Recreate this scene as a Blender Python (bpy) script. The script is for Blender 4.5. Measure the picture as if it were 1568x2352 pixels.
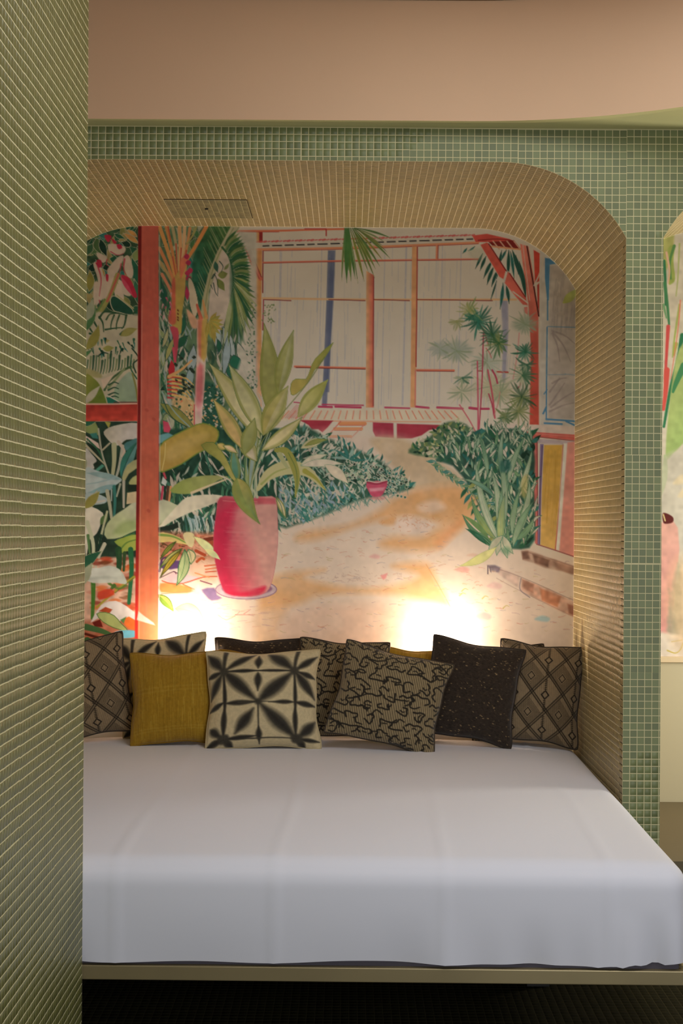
import bpy, bmesh, math, random
import numpy as np
from mathutils import Matrix, Vector

# ------------------------------------------------------------------ clear
for o in list(bpy.data.objects):
    bpy.data.objects.remove(o, do_unlink=True)
scene = bpy.context.scene
COL = scene.collection
rng = np.random.default_rng(7)
random.seed(7)

# ------------------------------------------------------------------ camera
F_PX, RES_X, RES_Y = 3300.0, 1568.0, 2352.0
VPX, VPY, ROLL, CAM_H = 800.0, 1208.0, 0.0068, 1.235
cam_data = bpy.data.cameras.new('camera')
cam = bpy.data.objects.new('camera', cam_data)
COL.objects.link(cam)
cam_data.sensor_fit = 'VERTICAL'
cam_data.sensor_height = 36.0
cam_data.lens = 36.0 * F_PX / RES_Y
cam_data.shift_x = -(VPX - RES_X / 2) / RES_Y
cam_data.shift_y = (VPY - RES_Y / 2) / RES_Y
cam_data.clip_start = 0.02
cam.matrix_world = (Matrix.Translation((0, 0, CAM_H)) @ Matrix.Rotation(math.pi / 2, 4, 'X')
                    @ Matrix.Rotation(ROLL, 4, 'Z'))
scene.camera = cam

# ------------------------------------------------------------------ world, lights, exposure
world = bpy.data.worlds.new('world')
scene.world = world
world.use_nodes = True
world.node_tree.nodes['Background'].inputs[0].default_value = (1.0, 0.92, 0.80, 1)
world.node_tree.nodes['Background'].inputs[1].default_value = 0.06


def area(name, loc, target, size, size_y, power, color, spread=180):
    d = bpy.data.lights.new(name, 'AREA')
    d.shape = 'RECTANGLE'
    d.size, d.size_y, d.energy, d.color = size, size_y, power, color
    d.spread = math.radians(spread)
    o = bpy.data.objects.new(name, d)
    COL.objects.link(o)
    o.location = loc
    o.rotation_euler = (Vector(target) - Vector(loc)).to_track_quat('-Z', 'Y').to_euler()
    return o


area('room_fill_light', (1.3, 0.0, 1.0), (0.2, 4.2, 0.7), 1.5, 1.4, 38, (0.97, 0.98, 1.0))  # soft fill added at the right beside the camera; no window is known there
area('room_ceiling_light', (0.75, 2.75, 2.785), (0.75, 2.751, 0.0), 1.6, 1.7, 24, (0.93, 0.96, 1.0))
area('neighbour_niche_light', (2.3, 4.65, 0.95), (1.25, 5.1, 1.45), 0.4, 0.4, 22.0, (1.0, 0.93, 0.80))

scene.view_settings.view_transform = 'Standard'
scene.view_settings.look = 'None'
scene.view_settings.gamma = 1.0
scene.view_settings.use_curve_mapping = False
scene.view_settings.exposure = 0.0

# ------------------------------------------------------------------ helpers
PITCH = 0.0215          # mosaic tile pitch
Y_WALL, Y_BACK = 4.27, 5.22
X_NL, X_NR = -1.122, 0.819     # niche sides
X_N2 = 0.930                   # left side of the neighbouring niche
Z_TOP, Z_ARCH, Z_KINK, R_ARCH = 2.42, 2.320, 2.098, 0.43


def lin(c):
    c = np.asarray(c, dtype=np.float64) / 255.0
    return np.where(c <= 0.04045, c / 12.92, ((c + 0.055) / 1.055) ** 2.4)


def rgb(r, g, b):
    v = lin((r, g, b))
    return (float(v[0]), float(v[1]), float(v[2]), 1.0)


def mat(name, color, rough=0.6, metal=0.0, spec=0.5, coat=0.0, noise=0.0, nscale=8.0, bump=0.0, bscale=60.0,
        sheen=0.0):
    m = bpy.data.materials.new(name)
    m.use_nodes = True
    nt = m.node_tree
    b = nt.nodes['Principled BSDF']
    b.inputs['Base Color'].default_value = color
    b.inputs['Roughness'].default_value = rough
    b.inputs['Metallic'].default_value = metal
    b.inputs['Specular IOR Level'].default_value = spec
    b.inputs['Coat Weight'].default_value = coat
    b.inputs['Sheen Weight'].default_value = sheen
    tc = nt.nodes.new('ShaderNodeTexCoord')
    if noise > 0:
        n = nt.nodes.new('ShaderNodeTexNoise')
        n.inputs['Scale'].default_value = nscale
        n.inputs['Detail'].default_value = 5
        nt.links.new(tc.outputs['Object'], n.inputs['Vector'])
        mx = nt.nodes.new('ShaderNodeMix')
        mx.data_type = 'RGBA'
        mx.inputs[6].default_value = tuple(c * (1 - noise) for c in color[:3]) + (1,)
        mx.inputs[7].default_value = tuple(min(1, c * (1 + noise)) for c in color[:3]) + (1,)
        nt.links.new(n.outputs['Fac'], mx.inputs[0])
        nt.links.new(mx.outputs[2], b.inputs['Base Color'])
    if bump > 0:
        n2 = nt.nodes.new('ShaderNodeTexNoise')
        n2.inputs['Scale'].default_value = bscale
        n2.inputs['Detail'].default_value = 4
        nt.links.new(tc.outputs['Object'], n2.inputs['Vector'])
        bp = nt.nodes.new('ShaderNodeBump')
        bp.inputs['Strength'].default_value = bump
        bp.inputs['Distance'].default_value = 0.002
        nt.links.new(n2.outputs['Fac'], bp.inputs['Height'])
        nt.links.new(bp.outputs['Normal'], b.inputs['Normal'])
    return m


def tile_mat(name, color, rough=0.38, var=0.16, spec=0.5):
    """glazed mosaic: each tile (mesh island or object) a slightly different tone"""
    m = bpy.data.materials.new(name)
    m.use_nodes = True
    nt = m.node_tree
    b = nt.nodes['Principled BSDF']
    g = nt.nodes.new('ShaderNodeNewGeometry')
    oi = nt.nodes.new('ShaderNodeObjectInfo')
    ad = nt.nodes.new('ShaderNodeMath'); ad.operation = 'ADD'
    fr = nt.nodes.new('ShaderNodeMath'); fr.operation = 'FRACT'
    nt.links.new(g.outputs['Random Per Island'], ad.inputs[0])
    nt.links.new(oi.outputs['Random'], ad.inputs[1])
    nt.links.new(ad.outputs[0], fr.inputs[0])
    mx = nt.nodes.new('ShaderNodeMix'); mx.data_type = 'RGBA'
    mx.inputs[6].default_value = (color[0] * (1 - var), color[1] * (1 - var * 0.8), color[2] * (1 - var * 0.6), 1)
    mx.inputs[7].default_value = (color[0] * (1 + var * 0.8), color[1] * (1 + var), color[2] * (1 + var), 1)
    nt.links.new(fr.outputs[0], mx.inputs[0])
    nt.links.new(mx.outputs[2], b.inputs['Base Color'])
    b.inputs['Roughness'].default_value = rough
    b.inputs['Specular IOR Level'].default_value = spec
    return m


def attr_mat(name, rough=0.8, spec=0.25, bump=0.0, bscale=300.0, noise=0.06, nscale=14.0, sheen=0.0, weave=0.0):
    """flat print: colour comes from the printed 'Col' attribute, with paper / cloth grain on top"""
    m = bpy.data.materials.new(name)
    m.use_nodes = True
    nt = m.node_tree
    b = nt.nodes['Principled BSDF']
    a = nt.nodes.new('ShaderNodeAttribute')
    a.attribute_name = 'Col'
    tc = nt.nodes.new('ShaderNodeTexCoord')
    n = nt.nodes.new('ShaderNodeTexNoise')
    n.inputs['Scale'].default_value = nscale
    n.inputs['Detail'].default_value = 6
    nt.links.new(tc.outputs['Object'], n.inputs['Vector'])
    mr = nt.nodes.new('ShaderNodeMapRange')
    mr.inputs[1].default_value = 0.3
    mr.inputs[2].default_value = 0.7
    mr.inputs[3].default_value = 1 - noise
    mr.inputs[4].default_value = 1 + noise
    nt.links.new(n.outputs['Fac'], mr.inputs[0])
    mul = nt.nodes.new('ShaderNodeVectorMath'); mul.operation = 'SCALE'
    nt.links.new(a.outputs['Color'], mul.inputs[0])
    nt.links.new(mr.outputs[0], mul.inputs['Scale'])
    nt.links.new(mul.outputs[0], b.inputs['Base Color'])
    b.inputs['Roughness'].default_value = rough
    b.inputs['Specular IOR Level'].default_value = spec
    b.inputs['Sheen Weight'].default_value = sheen
    if bump > 0:
        n2 = nt.nodes.new('ShaderNodeTexNoise')
        n2.inputs['Scale'].default_value = bscale
        nt.links.new(tc.outputs['Object'], n2.inputs['Vector'])
        bp = nt.nodes.new('ShaderNodeBump')
        bp.inputs['Strength'].default_value = bump
        bp.inputs['Distance'].default_value = 0.0015
        nt.links.new(n2.outputs['Fac'], bp.inputs['Height'])
        nt.links.new(bp.outputs['Normal'], b.inputs['Normal'])
    return m


def tag(o, label=None, cat=None, group=None, kind=None):
    if label: o['label'] = label
    if cat: o['category'] = cat
    if group: o['group'] = group
    if kind: o['kind'] = kind
    return o


def mesh(name, verts, faces, material=None, smooth=False):
    me = bpy.data.meshes.new(name)
    me.from_pydata([tuple(map(float, v)) for v in verts], [], [tuple(map(int, f)) for f in faces])
    if material: me.materials.append(material)
    if smooth: me.polygons.foreach_set('use_smooth', [True] * len(me.polygons))
    me.update()
    return me


def obj(name, me, parent=None, loc=None):
    o = bpy.data.objects.new(name, me)
    COL.objects.link(o)
    if parent: o.parent = parent
    if loc is not None: o.location = loc
    return o


def empty(name, loc=(0, 0, 0), rot=None):
    o = bpy.data.objects.new(name, None)
    o.empty_display_size = 0.05
    COL.objects.link(o)
    o.location = loc
    if rot is not None: o.rotation_euler = rot
    return o


class MB:
    """collects simple solids into one mesh"""
    def __init__(s): s.v, s.f = [], []

    def box(s, x0, x1, y0, y1, z0, z1):
        n = len(s.v)
        s.v += [(x0, y0, z0), (x1, y0, z0), (x1, y1, z0), (x0, y1, z0), (x0, y0, z1), (x1, y0, z1), (x1, y1, z1), (x0, y1, z1)]
        s.f += [tuple(n + i for i in q) for q in ((3, 2, 1, 0), (4, 5, 6, 7), (0, 1, 5, 4), (1, 2, 6, 5), (2, 3, 7, 6), (3, 0, 4, 7))]
        return s

    def poly(s, pts):
        n = len(s.v); s.v += list(pts); s.f.append(tuple(range(n, n + len(pts)))); return s

    def lathe(s, prof, axis_o, ax, u, w, seg=20):
        """profile of (radius, height) turned round an axis"""
        n = len(s.v)
        ax, u, w, axis_o = map(np.array, (ax, u, w, axis_o))
        for r, h in prof:
            for k in range(seg):
                a = 2 * math.pi * k / seg
                s.v.append(tuple(axis_o + ax * h + (u * math.cos(a) + w * math.sin(a)) * r))
        for i in range(len(prof) - 1):
            for k in range(seg):
                s.f.append((n + i * seg + k, n + i * seg + (k + 1) % seg, n + (i + 1) * seg + (k + 1) % seg, n + (i + 1) * seg + k))
        s.f.append(tuple(n + k for k in reversed(range(seg))))
        s.f.append(tuple(n + (len(prof) - 1) * seg + k for k in range(seg)))
        return s

    def build(s, name, material, parent=None, smooth=False, bevel=0.0):
        o = obj(name, mesh(name, s.v, s.f, material, smooth), parent)
        if bevel:
            b = o.modifiers.new('bevel', 'BEVEL'); b.width = bevel; b.segments = 3; b.limit_method = 'ANGLE'
        return o


def px(x, y, d):
    """point of the place seen at image point (x, y) at distance d in front of the camera"""
    u, v = x - VPX, y - VPY
    u, v = u + ROLL * v, v - ROLL * u
    return np.array((u * d / F_PX, d, CAM_H - v * d / F_PX))


# ------------------------------------------------------------------ materials of the setting
M_GROUT = mat('grout', rgb(212, 204, 160), 0.85, noise=0.06, nscale=30)
M_GROUT_LINING = mat('lamplit_grout', rgb(250, 238, 204), 0.8, noise=0.05, nscale=30)  # grout colour lightened to carry lamp light on the niche lining
M_TILE = tile_mat('green_tile', rgb(120, 128, 84)[:3], 0.45)
M_TILE_LAMPLIT = tile_mat('lamplit_tile', rgb(184, 164, 114)[:3], 0.30, 0.10)  # niche lining: lamp warmth and brightness put into the tile colour
M_TILE_LEFT = tile_mat('leaf_tile', rgb(104, 104, 57)[:3], 0.40, 0.10)
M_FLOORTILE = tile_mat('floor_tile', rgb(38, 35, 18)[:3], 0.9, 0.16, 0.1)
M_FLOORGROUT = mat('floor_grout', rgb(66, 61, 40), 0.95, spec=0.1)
M_GREENPAINT = mat('green_paint', rgb(214, 210, 152), 0.7, noise=0.04, nscale=4)
M_BEIGE = mat('beige_plaster', rgb(224, 190, 156), 0.85, noise=0.03, nscale=3, bump=0.05, bscale=40)
M_BROWNSTRIP = mat('amber_strip', rgb(150, 95, 25), 0.5)
M_BLACK = mat('black_metal', rgb(22, 18, 14), 0.5)
M_CREAM = mat('cream_paint', rgb(196, 188, 158), 0.8, noise=0.03, nscale=3)
M_TRIM = mat('pale_ledge', rgb(226, 206, 170), 0.6)
M_OLIVE = mat('olive_platform', rgb(112, 102, 78), 0.8, noise=0.05, nscale=4)
M_WHITEWALL = mat('white_plaster', rgb(222, 214, 200), 0.85)

# ------------------------------------------------------------------ mosaic
GAP = 0.0010      # half joint
PROUD = 0.0002


def tile_field(name, quads, material, parent):
    """quads: (N,4,3) tile corners on the wall plane, counter-clockwise seen from the room.
    every tile becomes a raised pad with chamfered edges"""
    q = np.asarray(quads, dtype=np.float64)
    n = np.cross(q[:, 1] - q[:, 0], q[:, 3] - q[:, 0])
    n /= np.linalg.norm(n, axis=1)[:, None]
    c = q.mean(axis=1, keepdims=True)
    d = q - c
    L = np.linalg.norm(d, axis=2, keepdims=True)
    top = c + d * (1 - 0.0003 / L) + n[:, None, :] * (PROUD + rng.uniform(-0.00005, 0.00005, (len(q), 1, 1)))
    v = np.concatenate([q, top], axis=1).reshape(-1, 3)
    base = (np.arange(len(q)) * 8)[:, None, None]
    pat = np.array([[4, 5, 6, 7], [0, 1, 5, 4], [1, 2, 6, 5], [2, 3, 7, 6], [3, 0, 4, 7]])[None]
    f = (base + pat).reshape(-1, 4)
    me = bpy.data.meshes.new(name)
    me.vertices.add(len(v)); me.vertices.foreach_set('co', v.ravel())
    me.loops.add(f.size); me.loops.foreach_set('vertex_index', f.ravel().astype(np.int32))
    me.polygons.add(len(f)); me.polygons.foreach_set('loop_start', (np.arange(len(f)) * 4).astype(np.int32))
    me.update(calc_edges=True)
    me.materials.append(material)
    o = obj(name, me, parent)
    o['kind'] = 'stuff'
    return o


def prism_tiles(name, polys, material, parent):
    """clipped tiles: convex polygons in the wall plane (x, z)"""
    v, f = [], []
    for p in polys:
        p = np.asarray(p); c = p.mean(axis=0); n0 = len(v); k = len(p)
        for a in p: v.append((a[0], Y_WALL, a[1]))
        for a in p:
            d = a - c; L = np.linalg.norm(d) + 1e-9
            b = c + d * max(0.3, 1 - 0.0006 / L)
            v.append((b[0], Y_WALL - PROUD, b[1]))
        f.append(tuple(range(n0 + k, n0 + 2 * k)))
        for i in range(k):
            f.append((n0 + i, n0 + (i + 1) % k, n0 + k + (i + 1) % k, n0 + k + i))
    o = obj(name, mesh(name, v, f, material), parent)
    o['kind'] = 'stuff'
    return o


def arch_outline(xl, xr, n=18):
    """niche opening from the lower right, over the flattened arch, to the lower left; arcs meet the sides at an angle"""
    dx = math.sqrt(2 * R_ARCH * (Z_ARCH - Z_KINK) - (Z_ARCH - Z_KINK) ** 2)
    th = math.asin(dx / R_ARCH)
    pts = [(xr, 0.0), (xr, Z_KINK)]
    cx, cz = xr - dx, Z_ARCH - R_ARCH
    for i in range(1, n + 1):
        a = th * (1 - i / n); pts.append((cx + R_ARCH * math.sin(a), cz + R_ARCH * math.cos(a)))
    cx = xl + dx
    for i in range(0, n + 1):
        a = -th * i / n; pts.append((cx + R_ARCH * math.sin(a), cz + R_ARCH * math.cos(a)))
    pts.append((xl, 0.0))
    return np.array(pts)


def arch_z(x, xl, xr):
    """height of the opening at x"""
    if x < xl or x > xr: return None
    dx = math.sqrt(2 * R_ARCH * (Z_ARCH - Z_KINK) - (Z_ARCH - Z_KINK) ** 2)
    cz = Z_ARCH - R_ARCH
    e = 0.0
    if x > xr - dx: e = x - (xr - dx)
    elif x < xl + dx: e = (xl + dx) - x
    return cz + math.sqrt(R_ARCH ** 2 - e ** 2)


NICHES = [(X_NL, X_NR), (X_N2, 2.9)]


def clip_line(poly, p, n):
    """keep the side of the line through p where (q-p).n >= 0"""
    out = []
    for i in range(len(poly)):
        a, b = poly[i], poly[(i + 1) % len(poly)]
        da, db = (a - p) @ n, (b - p) @ n
        if da >= 0: out.append(a)
        if (da >= 0) != (db >= 0): out.append(a + (b - a) * da / (da - db))
    return out


# front wall: base (grout) as strips between the openings and the top edge
def front_wall():
    xs = sorted(set([-1.6, X_NL, X_NR, X_N2, 2.9, 3.2] + list(np.linspace(X_NL, X_NR, 120)) + list(np.linspace(X_N2, 2.9, 110))))
    mb = MB()
    for a, b in zip(xs[:-1], xs[1:]):
        m = (a + b) / 2
        inside = [n for n in NICHES if n[0] < m < n[1]]
        if inside:
            n = inside[0]
            za = arch_z(max(a, n[0] + 1e-9), *n); zb = arch_z(min(b, n[1] - 1e-9), *n)
        else:
            za = zb = Z_KINK
        mb.poly([(a, Y_WALL, za), (b, Y_WALL, zb), (b, Y_WALL, Z_TOP), (a, Y_WALL, Z_TOP)])
    w = mb.build('wall_front', M_GROUT)
    tag(w, 'green mosaic wall above the arched bed niche', kind='structure')
    mb = MB()
    mb.box(X_NR, X_N2, Y_WALL, Y_WALL + 0.05, 0, Z_KINK)
    p = mb.build('wall_pier', M_GROUT)
    tag(p, 'narrow green mosaic pier between the two niches', kind='structure')
    mb = MB()
    mb.box(-1.6, X_NL, Y_WALL, Y_WALL + 0.05, 0, Z_KINK)
    q = mb.build('wall_left_return', M_GROUT)
    tag(q, 'green mosaic wall left of the niche', kind='structure')

    # tiles set out in sheets of 15 with small offsets between the sheets
    full, clipped, pier = [], [], []
    ncol = int(4.5 / PITCH)
    sheets = {}
    x_start = X_NR - 5 * PITCH * 0 - 75 * PITCH
    for i in range(-30, 185):
        for j in range(0, 113):
            key = (i // 15, j // 15)
            if key not in sheets: sheets[key] = rng.normal(0, 0.0007, 2)
            ox, oz = sheets[key]
            x0 = x_start + i * PITCH + ox; x1 = x0 + PITCH
            z1 = Z_TOP - 0.0015 - j * PITCH + oz; z0 = z1 - PITCH
            if x1 > 3.15 or x0 < -1.6 or z0 < 0.0: continue
            xm, zm = (x0 + x1) / 2, (z0 + z1) / 2
            g = GAP + rng.uniform(0, 0.00025)
            sq = [np.array(c) for c in ((x0 + g, z0 + g), (x1 - g, z0 + g), (x1 - g, min(z1 - g, Z_TOP)), (x0 + g, min(z1 - g, Z_TOP)))]
            state = 'full'
            for n in NICHES:
                if x1 <= n[0] or x0 >= n[1]: continue
                za = arch_z(min(max(x0, n[0] + 1e-6), n[1] - 1e-6), *n)
                zb = arch_z(min(max(x1, n[0] + 1e-6), n[1] - 1e-6), *n)
                if z0 >= max(za, zb): continue
                if z1 <= min(za, zb) and x0 >= n[0] and x1 <= n[1]:
                    state = 'none'; break
                if zm < Z_KINK:         # beside a vertical side of the opening
                    if abs(x1 - n[0]) < PITCH or (x0 < n[0] < x1):
                        sq = clip_line(sq, np.array((n[0] - g * 0.3, 0)), np.array((-1.0, 0)))
                    else:
                        sq = clip_line(sq, np.array((n[1] + g * 0.3, 0)), np.array((1.0, 0)))
                    state = 'clip'
                else:
                    xa = min(max(x0, n[0] + 1e-6), n[1] - 1e-6); xb = min(max(x1, n[0] + 1e-6), n[1] - 1e-6)
                    t = np.array((xb - xa, zb - za)); t = t / (np.linalg.norm(t) + 1e-12)
                    nn = np.array((-t[1], t[0]))
                    sq = clip_line(sq, np.array((xa, za)) + nn * 0.0006, nn)
                    state = 'clip'
            if state == 'none': continue
            if len(sq) < 3: continue
            a = np.array(sq)
            ar = 0.5 * abs(np.dot(a[:, 0], np.roll(a[:, 1], 1)) - np.dot(a[:, 1], np.roll(a[:, 0], 1)))
            if ar < 8e-6: continue
            if state == 'clip':
                clipped.append((xm, zm, sq))
            else:
                full.append((xm, zm, g))
    # shared tile mesh
    s = PITCH / 2 - GAP - 0.0001
    tv = [(-s, 0, -s), (s, 0, -s), (s, 0, s), (-s, 0, s)] + [(a * (s - 0.0005), -PROUD, b * (s - 0.0005)) for a, b in ((-1, -1), (1, -1), (1, 1), (-1, 1))]
    tf = [(4, 5, 6, 7), (0, 1, 5, 4), (1, 2, 6, 5), (2, 3, 7, 6), (3, 0, 4, 7)]
    tme = mesh('tile', tv, tf, M_TILE)

    def place(lst, parent, keep):
        lst = sorted(lst, key=keep)
        for xm, zm, g in lst[:300]:
            t = obj('tile', tme, parent, (xm, Y_WALL - rng.uniform(0, 0.00005), zm))
            t.rotation_euler = (rng.normal(0, 0.0015), rng.normal(0, 0.003), rng.normal(0, 0.0015))
        rest = []
        for xm, zm, g in lst[300:]:
            h = PITCH / 2 - g
            rest.append([(xm - h, Y_WALL, zm - h), (xm + h, Y_WALL, zm - h), (xm + h, Y_WALL, zm + h), (xm - h, Y_WALL, zm + h)])
        if rest: tile_field('tile_field', rest, M_TILE, parent)

    up = [t for t in full if t[1] > Z_KINK]
    pr = [t for t in full if t[1] <= Z_KINK and X_NR - .01 < t[0] < X_N2 + .01]
    lf = [t for t in full if t[1] <= Z_KINK and t[0] < X_NL + .01]
    place(up, w, lambda t: abs(t[0] - 0.62) + 1.2 * abs(t[1] - 2.3))
    place(pr, p, lambda t: abs(t[1] - 1.4))
    tile_field('tile_field', [[(x - .009, Y_WALL, z - .009), (x + .009, Y_WALL, z - .009), (x + .009, Y_WALL, z + .009), (x - .009, Y_WALL, z + .009)] for x, z, g in lf], M_TILE, q)
    prism_tiles('cut_tile_row', [c[2] for c in clipped if c[1] > Z_KINK], M_TILE, w)
    prism_tiles('cut_tile_row', [c[2] for c in clipped if c[1] <= Z_KINK and c[0] > X_NL + .1], M_TILE, p)


front_wall()


def niche_lining(name, xl, xr, label, x_stop=None):
    """tiled sides and vault of a niche, from the front wall to the painted back wall"""
    out = arch_outline(xl, xr)
    seg = np.linalg.norm(np.diff(out, axis=0), axis=1)
    cum = np.concatenate([[0], np.cumsum(seg)])

    def at(s):
        i = min(max(np.searchsorted(cum, s) - 1, 0), len(seg) - 1)
        return out[i] + (out[i + 1] - out[i]) * (s - cum[i]) / seg[i]
    v, f = [], []
    for p in out: v += [(p[0], Y_WALL, p[1]), (p[0], Y_BACK, p[1])]
    for i in range(len(out) - 1): f.append((2 * i, 2 * i + 2, 2 * i + 3, 2 * i + 1))
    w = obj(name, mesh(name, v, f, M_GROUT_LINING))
    tag(w, label, kind='structure')
    quads = []
    # the run is restarted at each kink so that no tile bridges an edge
    s_marks = [0, cum[1], cum[-2], cum[-1]]
    for a, b in zip(s_marks[:-1], s_marks[1:]):
        k = int((b - a) / PITCH)
        s0 = b - k * PITCH if a == 0 else a
        for i in range(k + (0 if a == 0 else 1)):
            sa, sb = s0 + i * PITCH + GAP, min(s0 + (i + 1) * PITCH - GAP, b - 0.0003)
            if sb - sa < 0.004: continue
            pa, pb = at(sa), at(sb)
            if max(pa[1], pb[1]) < 0.30: continue
            if x_stop and min(pa[0], pb[0]) > x_stop: continue
            y = Y_WALL + 0.0008
            while y < Y_BACK - 0.004:
                y2 = min(y + PITCH, Y_BACK)
                ya, yb = y + GAP * .5, y2 - GAP * .5
                quads.append([(pa[0], ya, pa[1]), (pb[0], ya, pb[1]), (pb[0], yb, pb[1]), (pa[0], yb, pa[1])])
                y += PITCH
    q = np.array(quads)
    # make the pads face into the niche
    nrm = np.cross(q[:, 1] - q[:, 0], q[:, 3] - q[:, 0])
    ctr = np.array(((xl + xr) / 2, 4.7, 1.2))
    flip = ((ctr - q.mean(axis=1)) * nrm).sum(axis=1) < 0
    q[flip] = q[flip][:, ::-1]
    tile_field('tile_lining', q, M_TILE_LAMPLIT, w)
    return w


niche_lining('wall_niche', X_NL, X_NR, 'mosaic-lined sides and vault of the bed niche')
niche_lining('wall_neighbour_niche', X_N2, 2.9, 'mosaic-lined vault of the neighbouring niche at the right edge', x_stop=2.0)

# back walls behind the murals
mb = MB(); mb.box(-1.6, X_NR + .055, Y_BACK + 0.004, Y_BACK + 0.06, 0, 2.6)
tag(mb.build('wall_back', M_WHITEWALL), 'plain back wall of the bed niche', kind='structure')
mb = MB(); mb.box(X_N2 - .055, 3.2, Y_BACK + 0.004, Y_BACK + 0.06, 0, 2.6)
nb = tag(mb.build('wall_neighbour_back', M_CREAM), 'cream lower wall under the right-hand mural', kind='structure')

# left partition with mosaic facing the bed
XL_W, YL_END, YL_START = -0.606, 3.308, 1.0
mb = MB(); mb.box(-1.25, XL_W, YL_START, YL_END, 0, 3.1)
wl = tag(mb.build('wall_left', M_GROUT), 'olive green mosaic partition along the left edge', kind='structure')
quads = []
nz = int(3.1 / PITCH)
for i in range(int((YL_END - YL_START) / PITCH)):
    y1 = YL_END - 0.001 - i * PITCH; y0 = y1 - PITCH
    for j in range(nz):
        z0 = 0.006 + j * PITCH + 0.0009 * math.sin((i // 15) * 2.3 + (j // 15) * 1.1)
        z1 = z0 + PITCH
        g = GAP + 0.0002 * ((i * 7 + j * 13) % 3)
        h = g * .5
        quads.append([(XL_W, y1 - h, z0 + g), (XL_W, y0 + h, z0 + g), (XL_W, y0 + h, z1 - g), (XL_W, y1 - h, z1 - g)])
q = np.array(quads)
if np.cross(q[0, 1] - q[0, 0], q[0, 3] - q[0, 0])[0] < 0: q = q[:, ::-1]
tile_field('tile_field', q, M_TILE_LEFT, wl)

# ceiling: green soffit, curved beige riser, amber strip, upper ceiling
edge = [(-1.6, 4.200), (0.35, 4.197)]
for k in range(1, 25):
    a = math.radians(80) * k / 24
    edge.append((0.35 + 1.15 * math.sin(a), 4.197 - 1.15 * (1 - math.cos(a))))
edge.append((1.62, 1.2))
mb = MB()
v, f = [], []
for (x, y) in edge: v += [(x, y, Z_TOP), (x, y, 2.772)]
for i in range(len(edge) - 1): f.append((2 * i, 2 * i + 2, 2 * i + 3, 2 * i + 1))
rz = tag(obj('wall_ceiling_riser', mesh('wall_ceiling_riser', v, f, M_BEIGE, True)), 'smooth beige curved face of the ceiling recess', kind='structure')
v, f = [], []
for (x, y) in edge: v += [(x, y, Z_TOP), (max(x, -1.6) if y > 3 else 3.2, Y_WALL + .05 if y > 3 else y, Z_TOP)]
n0 = len(edge)
pts = [(x, y, Z_TOP) for x, y in edge] + [(3.2, 1.2, Z_TOP), (3.2, Y_WALL + .05, Z_TOP), (-1.6, Y_WALL + .05, Z_TOP)]
tag(obj('ceiling_soffit', mesh('ceiling_soffit', pts, [tuple(range(len(pts)))], M_GREENPAINT)), 'green painted soffit strip between ceiling and mosaic', kind='structure')
v, f = [], []
for (x, y) in edge: v += [(x, y - 0.004, 2.772), (x, y - 0.004, 2.80)]
for i in range(len(edge) - 1): f.append((2 * i, 2 * i + 2, 2 * i + 3, 2 * i + 1))
tag(obj('trim_1', mesh('trim_1', v, f, M_BROWNSTRIP)), 'thin amber strip along the top of the beige ceiling face', kind='structure')
mb = MB(); mb.box(-1.6, 3.2, 1.0, 4.3, 2.80, 2.84)
tag(mb.build('ceiling', M_BEIGE), 'beige upper ceiling', kind='structure')
mb = MB(); mb.box(XL_W - .02, XL_W + .004, 1.0, 2.755, 2.243, 2.6)
tag(mb.build('trim_2', M_BLACK), 'black band at the top of the left partition', kind='structure')

# floor
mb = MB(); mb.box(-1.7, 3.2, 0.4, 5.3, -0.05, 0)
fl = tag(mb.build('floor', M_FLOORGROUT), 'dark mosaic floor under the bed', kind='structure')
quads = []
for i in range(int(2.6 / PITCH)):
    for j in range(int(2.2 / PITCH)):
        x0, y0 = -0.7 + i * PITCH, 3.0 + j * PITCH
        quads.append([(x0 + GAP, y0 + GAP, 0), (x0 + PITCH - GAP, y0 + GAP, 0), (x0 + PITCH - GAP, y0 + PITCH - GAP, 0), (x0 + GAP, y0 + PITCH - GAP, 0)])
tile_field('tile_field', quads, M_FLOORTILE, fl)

# neighbouring niche: ledge under its mural, platform
zl0, zl1 = px(1540, 1521, Y_BACK)[2], px(1540, 1508, Y_BACK)[2]
mb = MB(); mb.box(X_N2, 2.9, Y_BACK - 0.012, Y_BACK + 0.01, zl0, zl1)
tag(mb.build('trim_3', M_TRIM, bevel=0.002), 'pale ledge strip under the right-hand mural', kind='structure')
zp = px(1540, 1842, Y_BACK)[2]
mb = MB(); mb.box(X_N2 + 0.001, 2.9, Y_WALL + 0.02, Y_BACK - 0.001, 0.0, zp)
tag(mb.build('floor_platform', M_OLIVE), 'olive brown raised platform in the neighbouring niche', kind='structure')

# access hatch in the vault
hz = Z_ARCH - PROUD
mb = MB(); mb.box(-0.623, -0.345, 4.785, 5.07, hz - 0.0022, hz + 0.0005)
hatch = mb.build('access_hatch', mat('hatch_shadow', rgb(90, 76, 52), 0.8))
tag(hatch, 'small square tiled access hatch in the niche vault', 'access hatch')
quads = []
for i in range(13):
    for j in range(13):
        x0, y0 = -0.620 + i * 0.0209, 4.788 + j * 0.0214
        quads.append([(x0 + .0008, y0 + .0008, hz - .0022), (x0 + .0008, y0 + .0206, hz - .0022), (x0 + .0201, y0 + .0206, hz - .0022), (x0 + .0201, y0 + .0008, hz - .0022)])
hb = MB(); hb.box(-0.6205, -0.3475, 4.7875, 5.0675, hz - 0.0028, hz - 0.002)
hb.build('panel', M_GROUT, hatch)
q = np.array(quads); q[:, :, 2] -= 0.0006
tile_field('tile_face', q, tile_mat('hatch_tile', rgb(150, 138, 100)[:3], 0.5), hatch)
mb = MB(); mb.lathe([(0.006, 0), (0.006, 0.003), (0.004, 0.004)], (-0.492, 4.91, hz - 0.0035), (0, 0, -1), (1, 0, 0), (0, 1, 0), 14)
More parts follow.
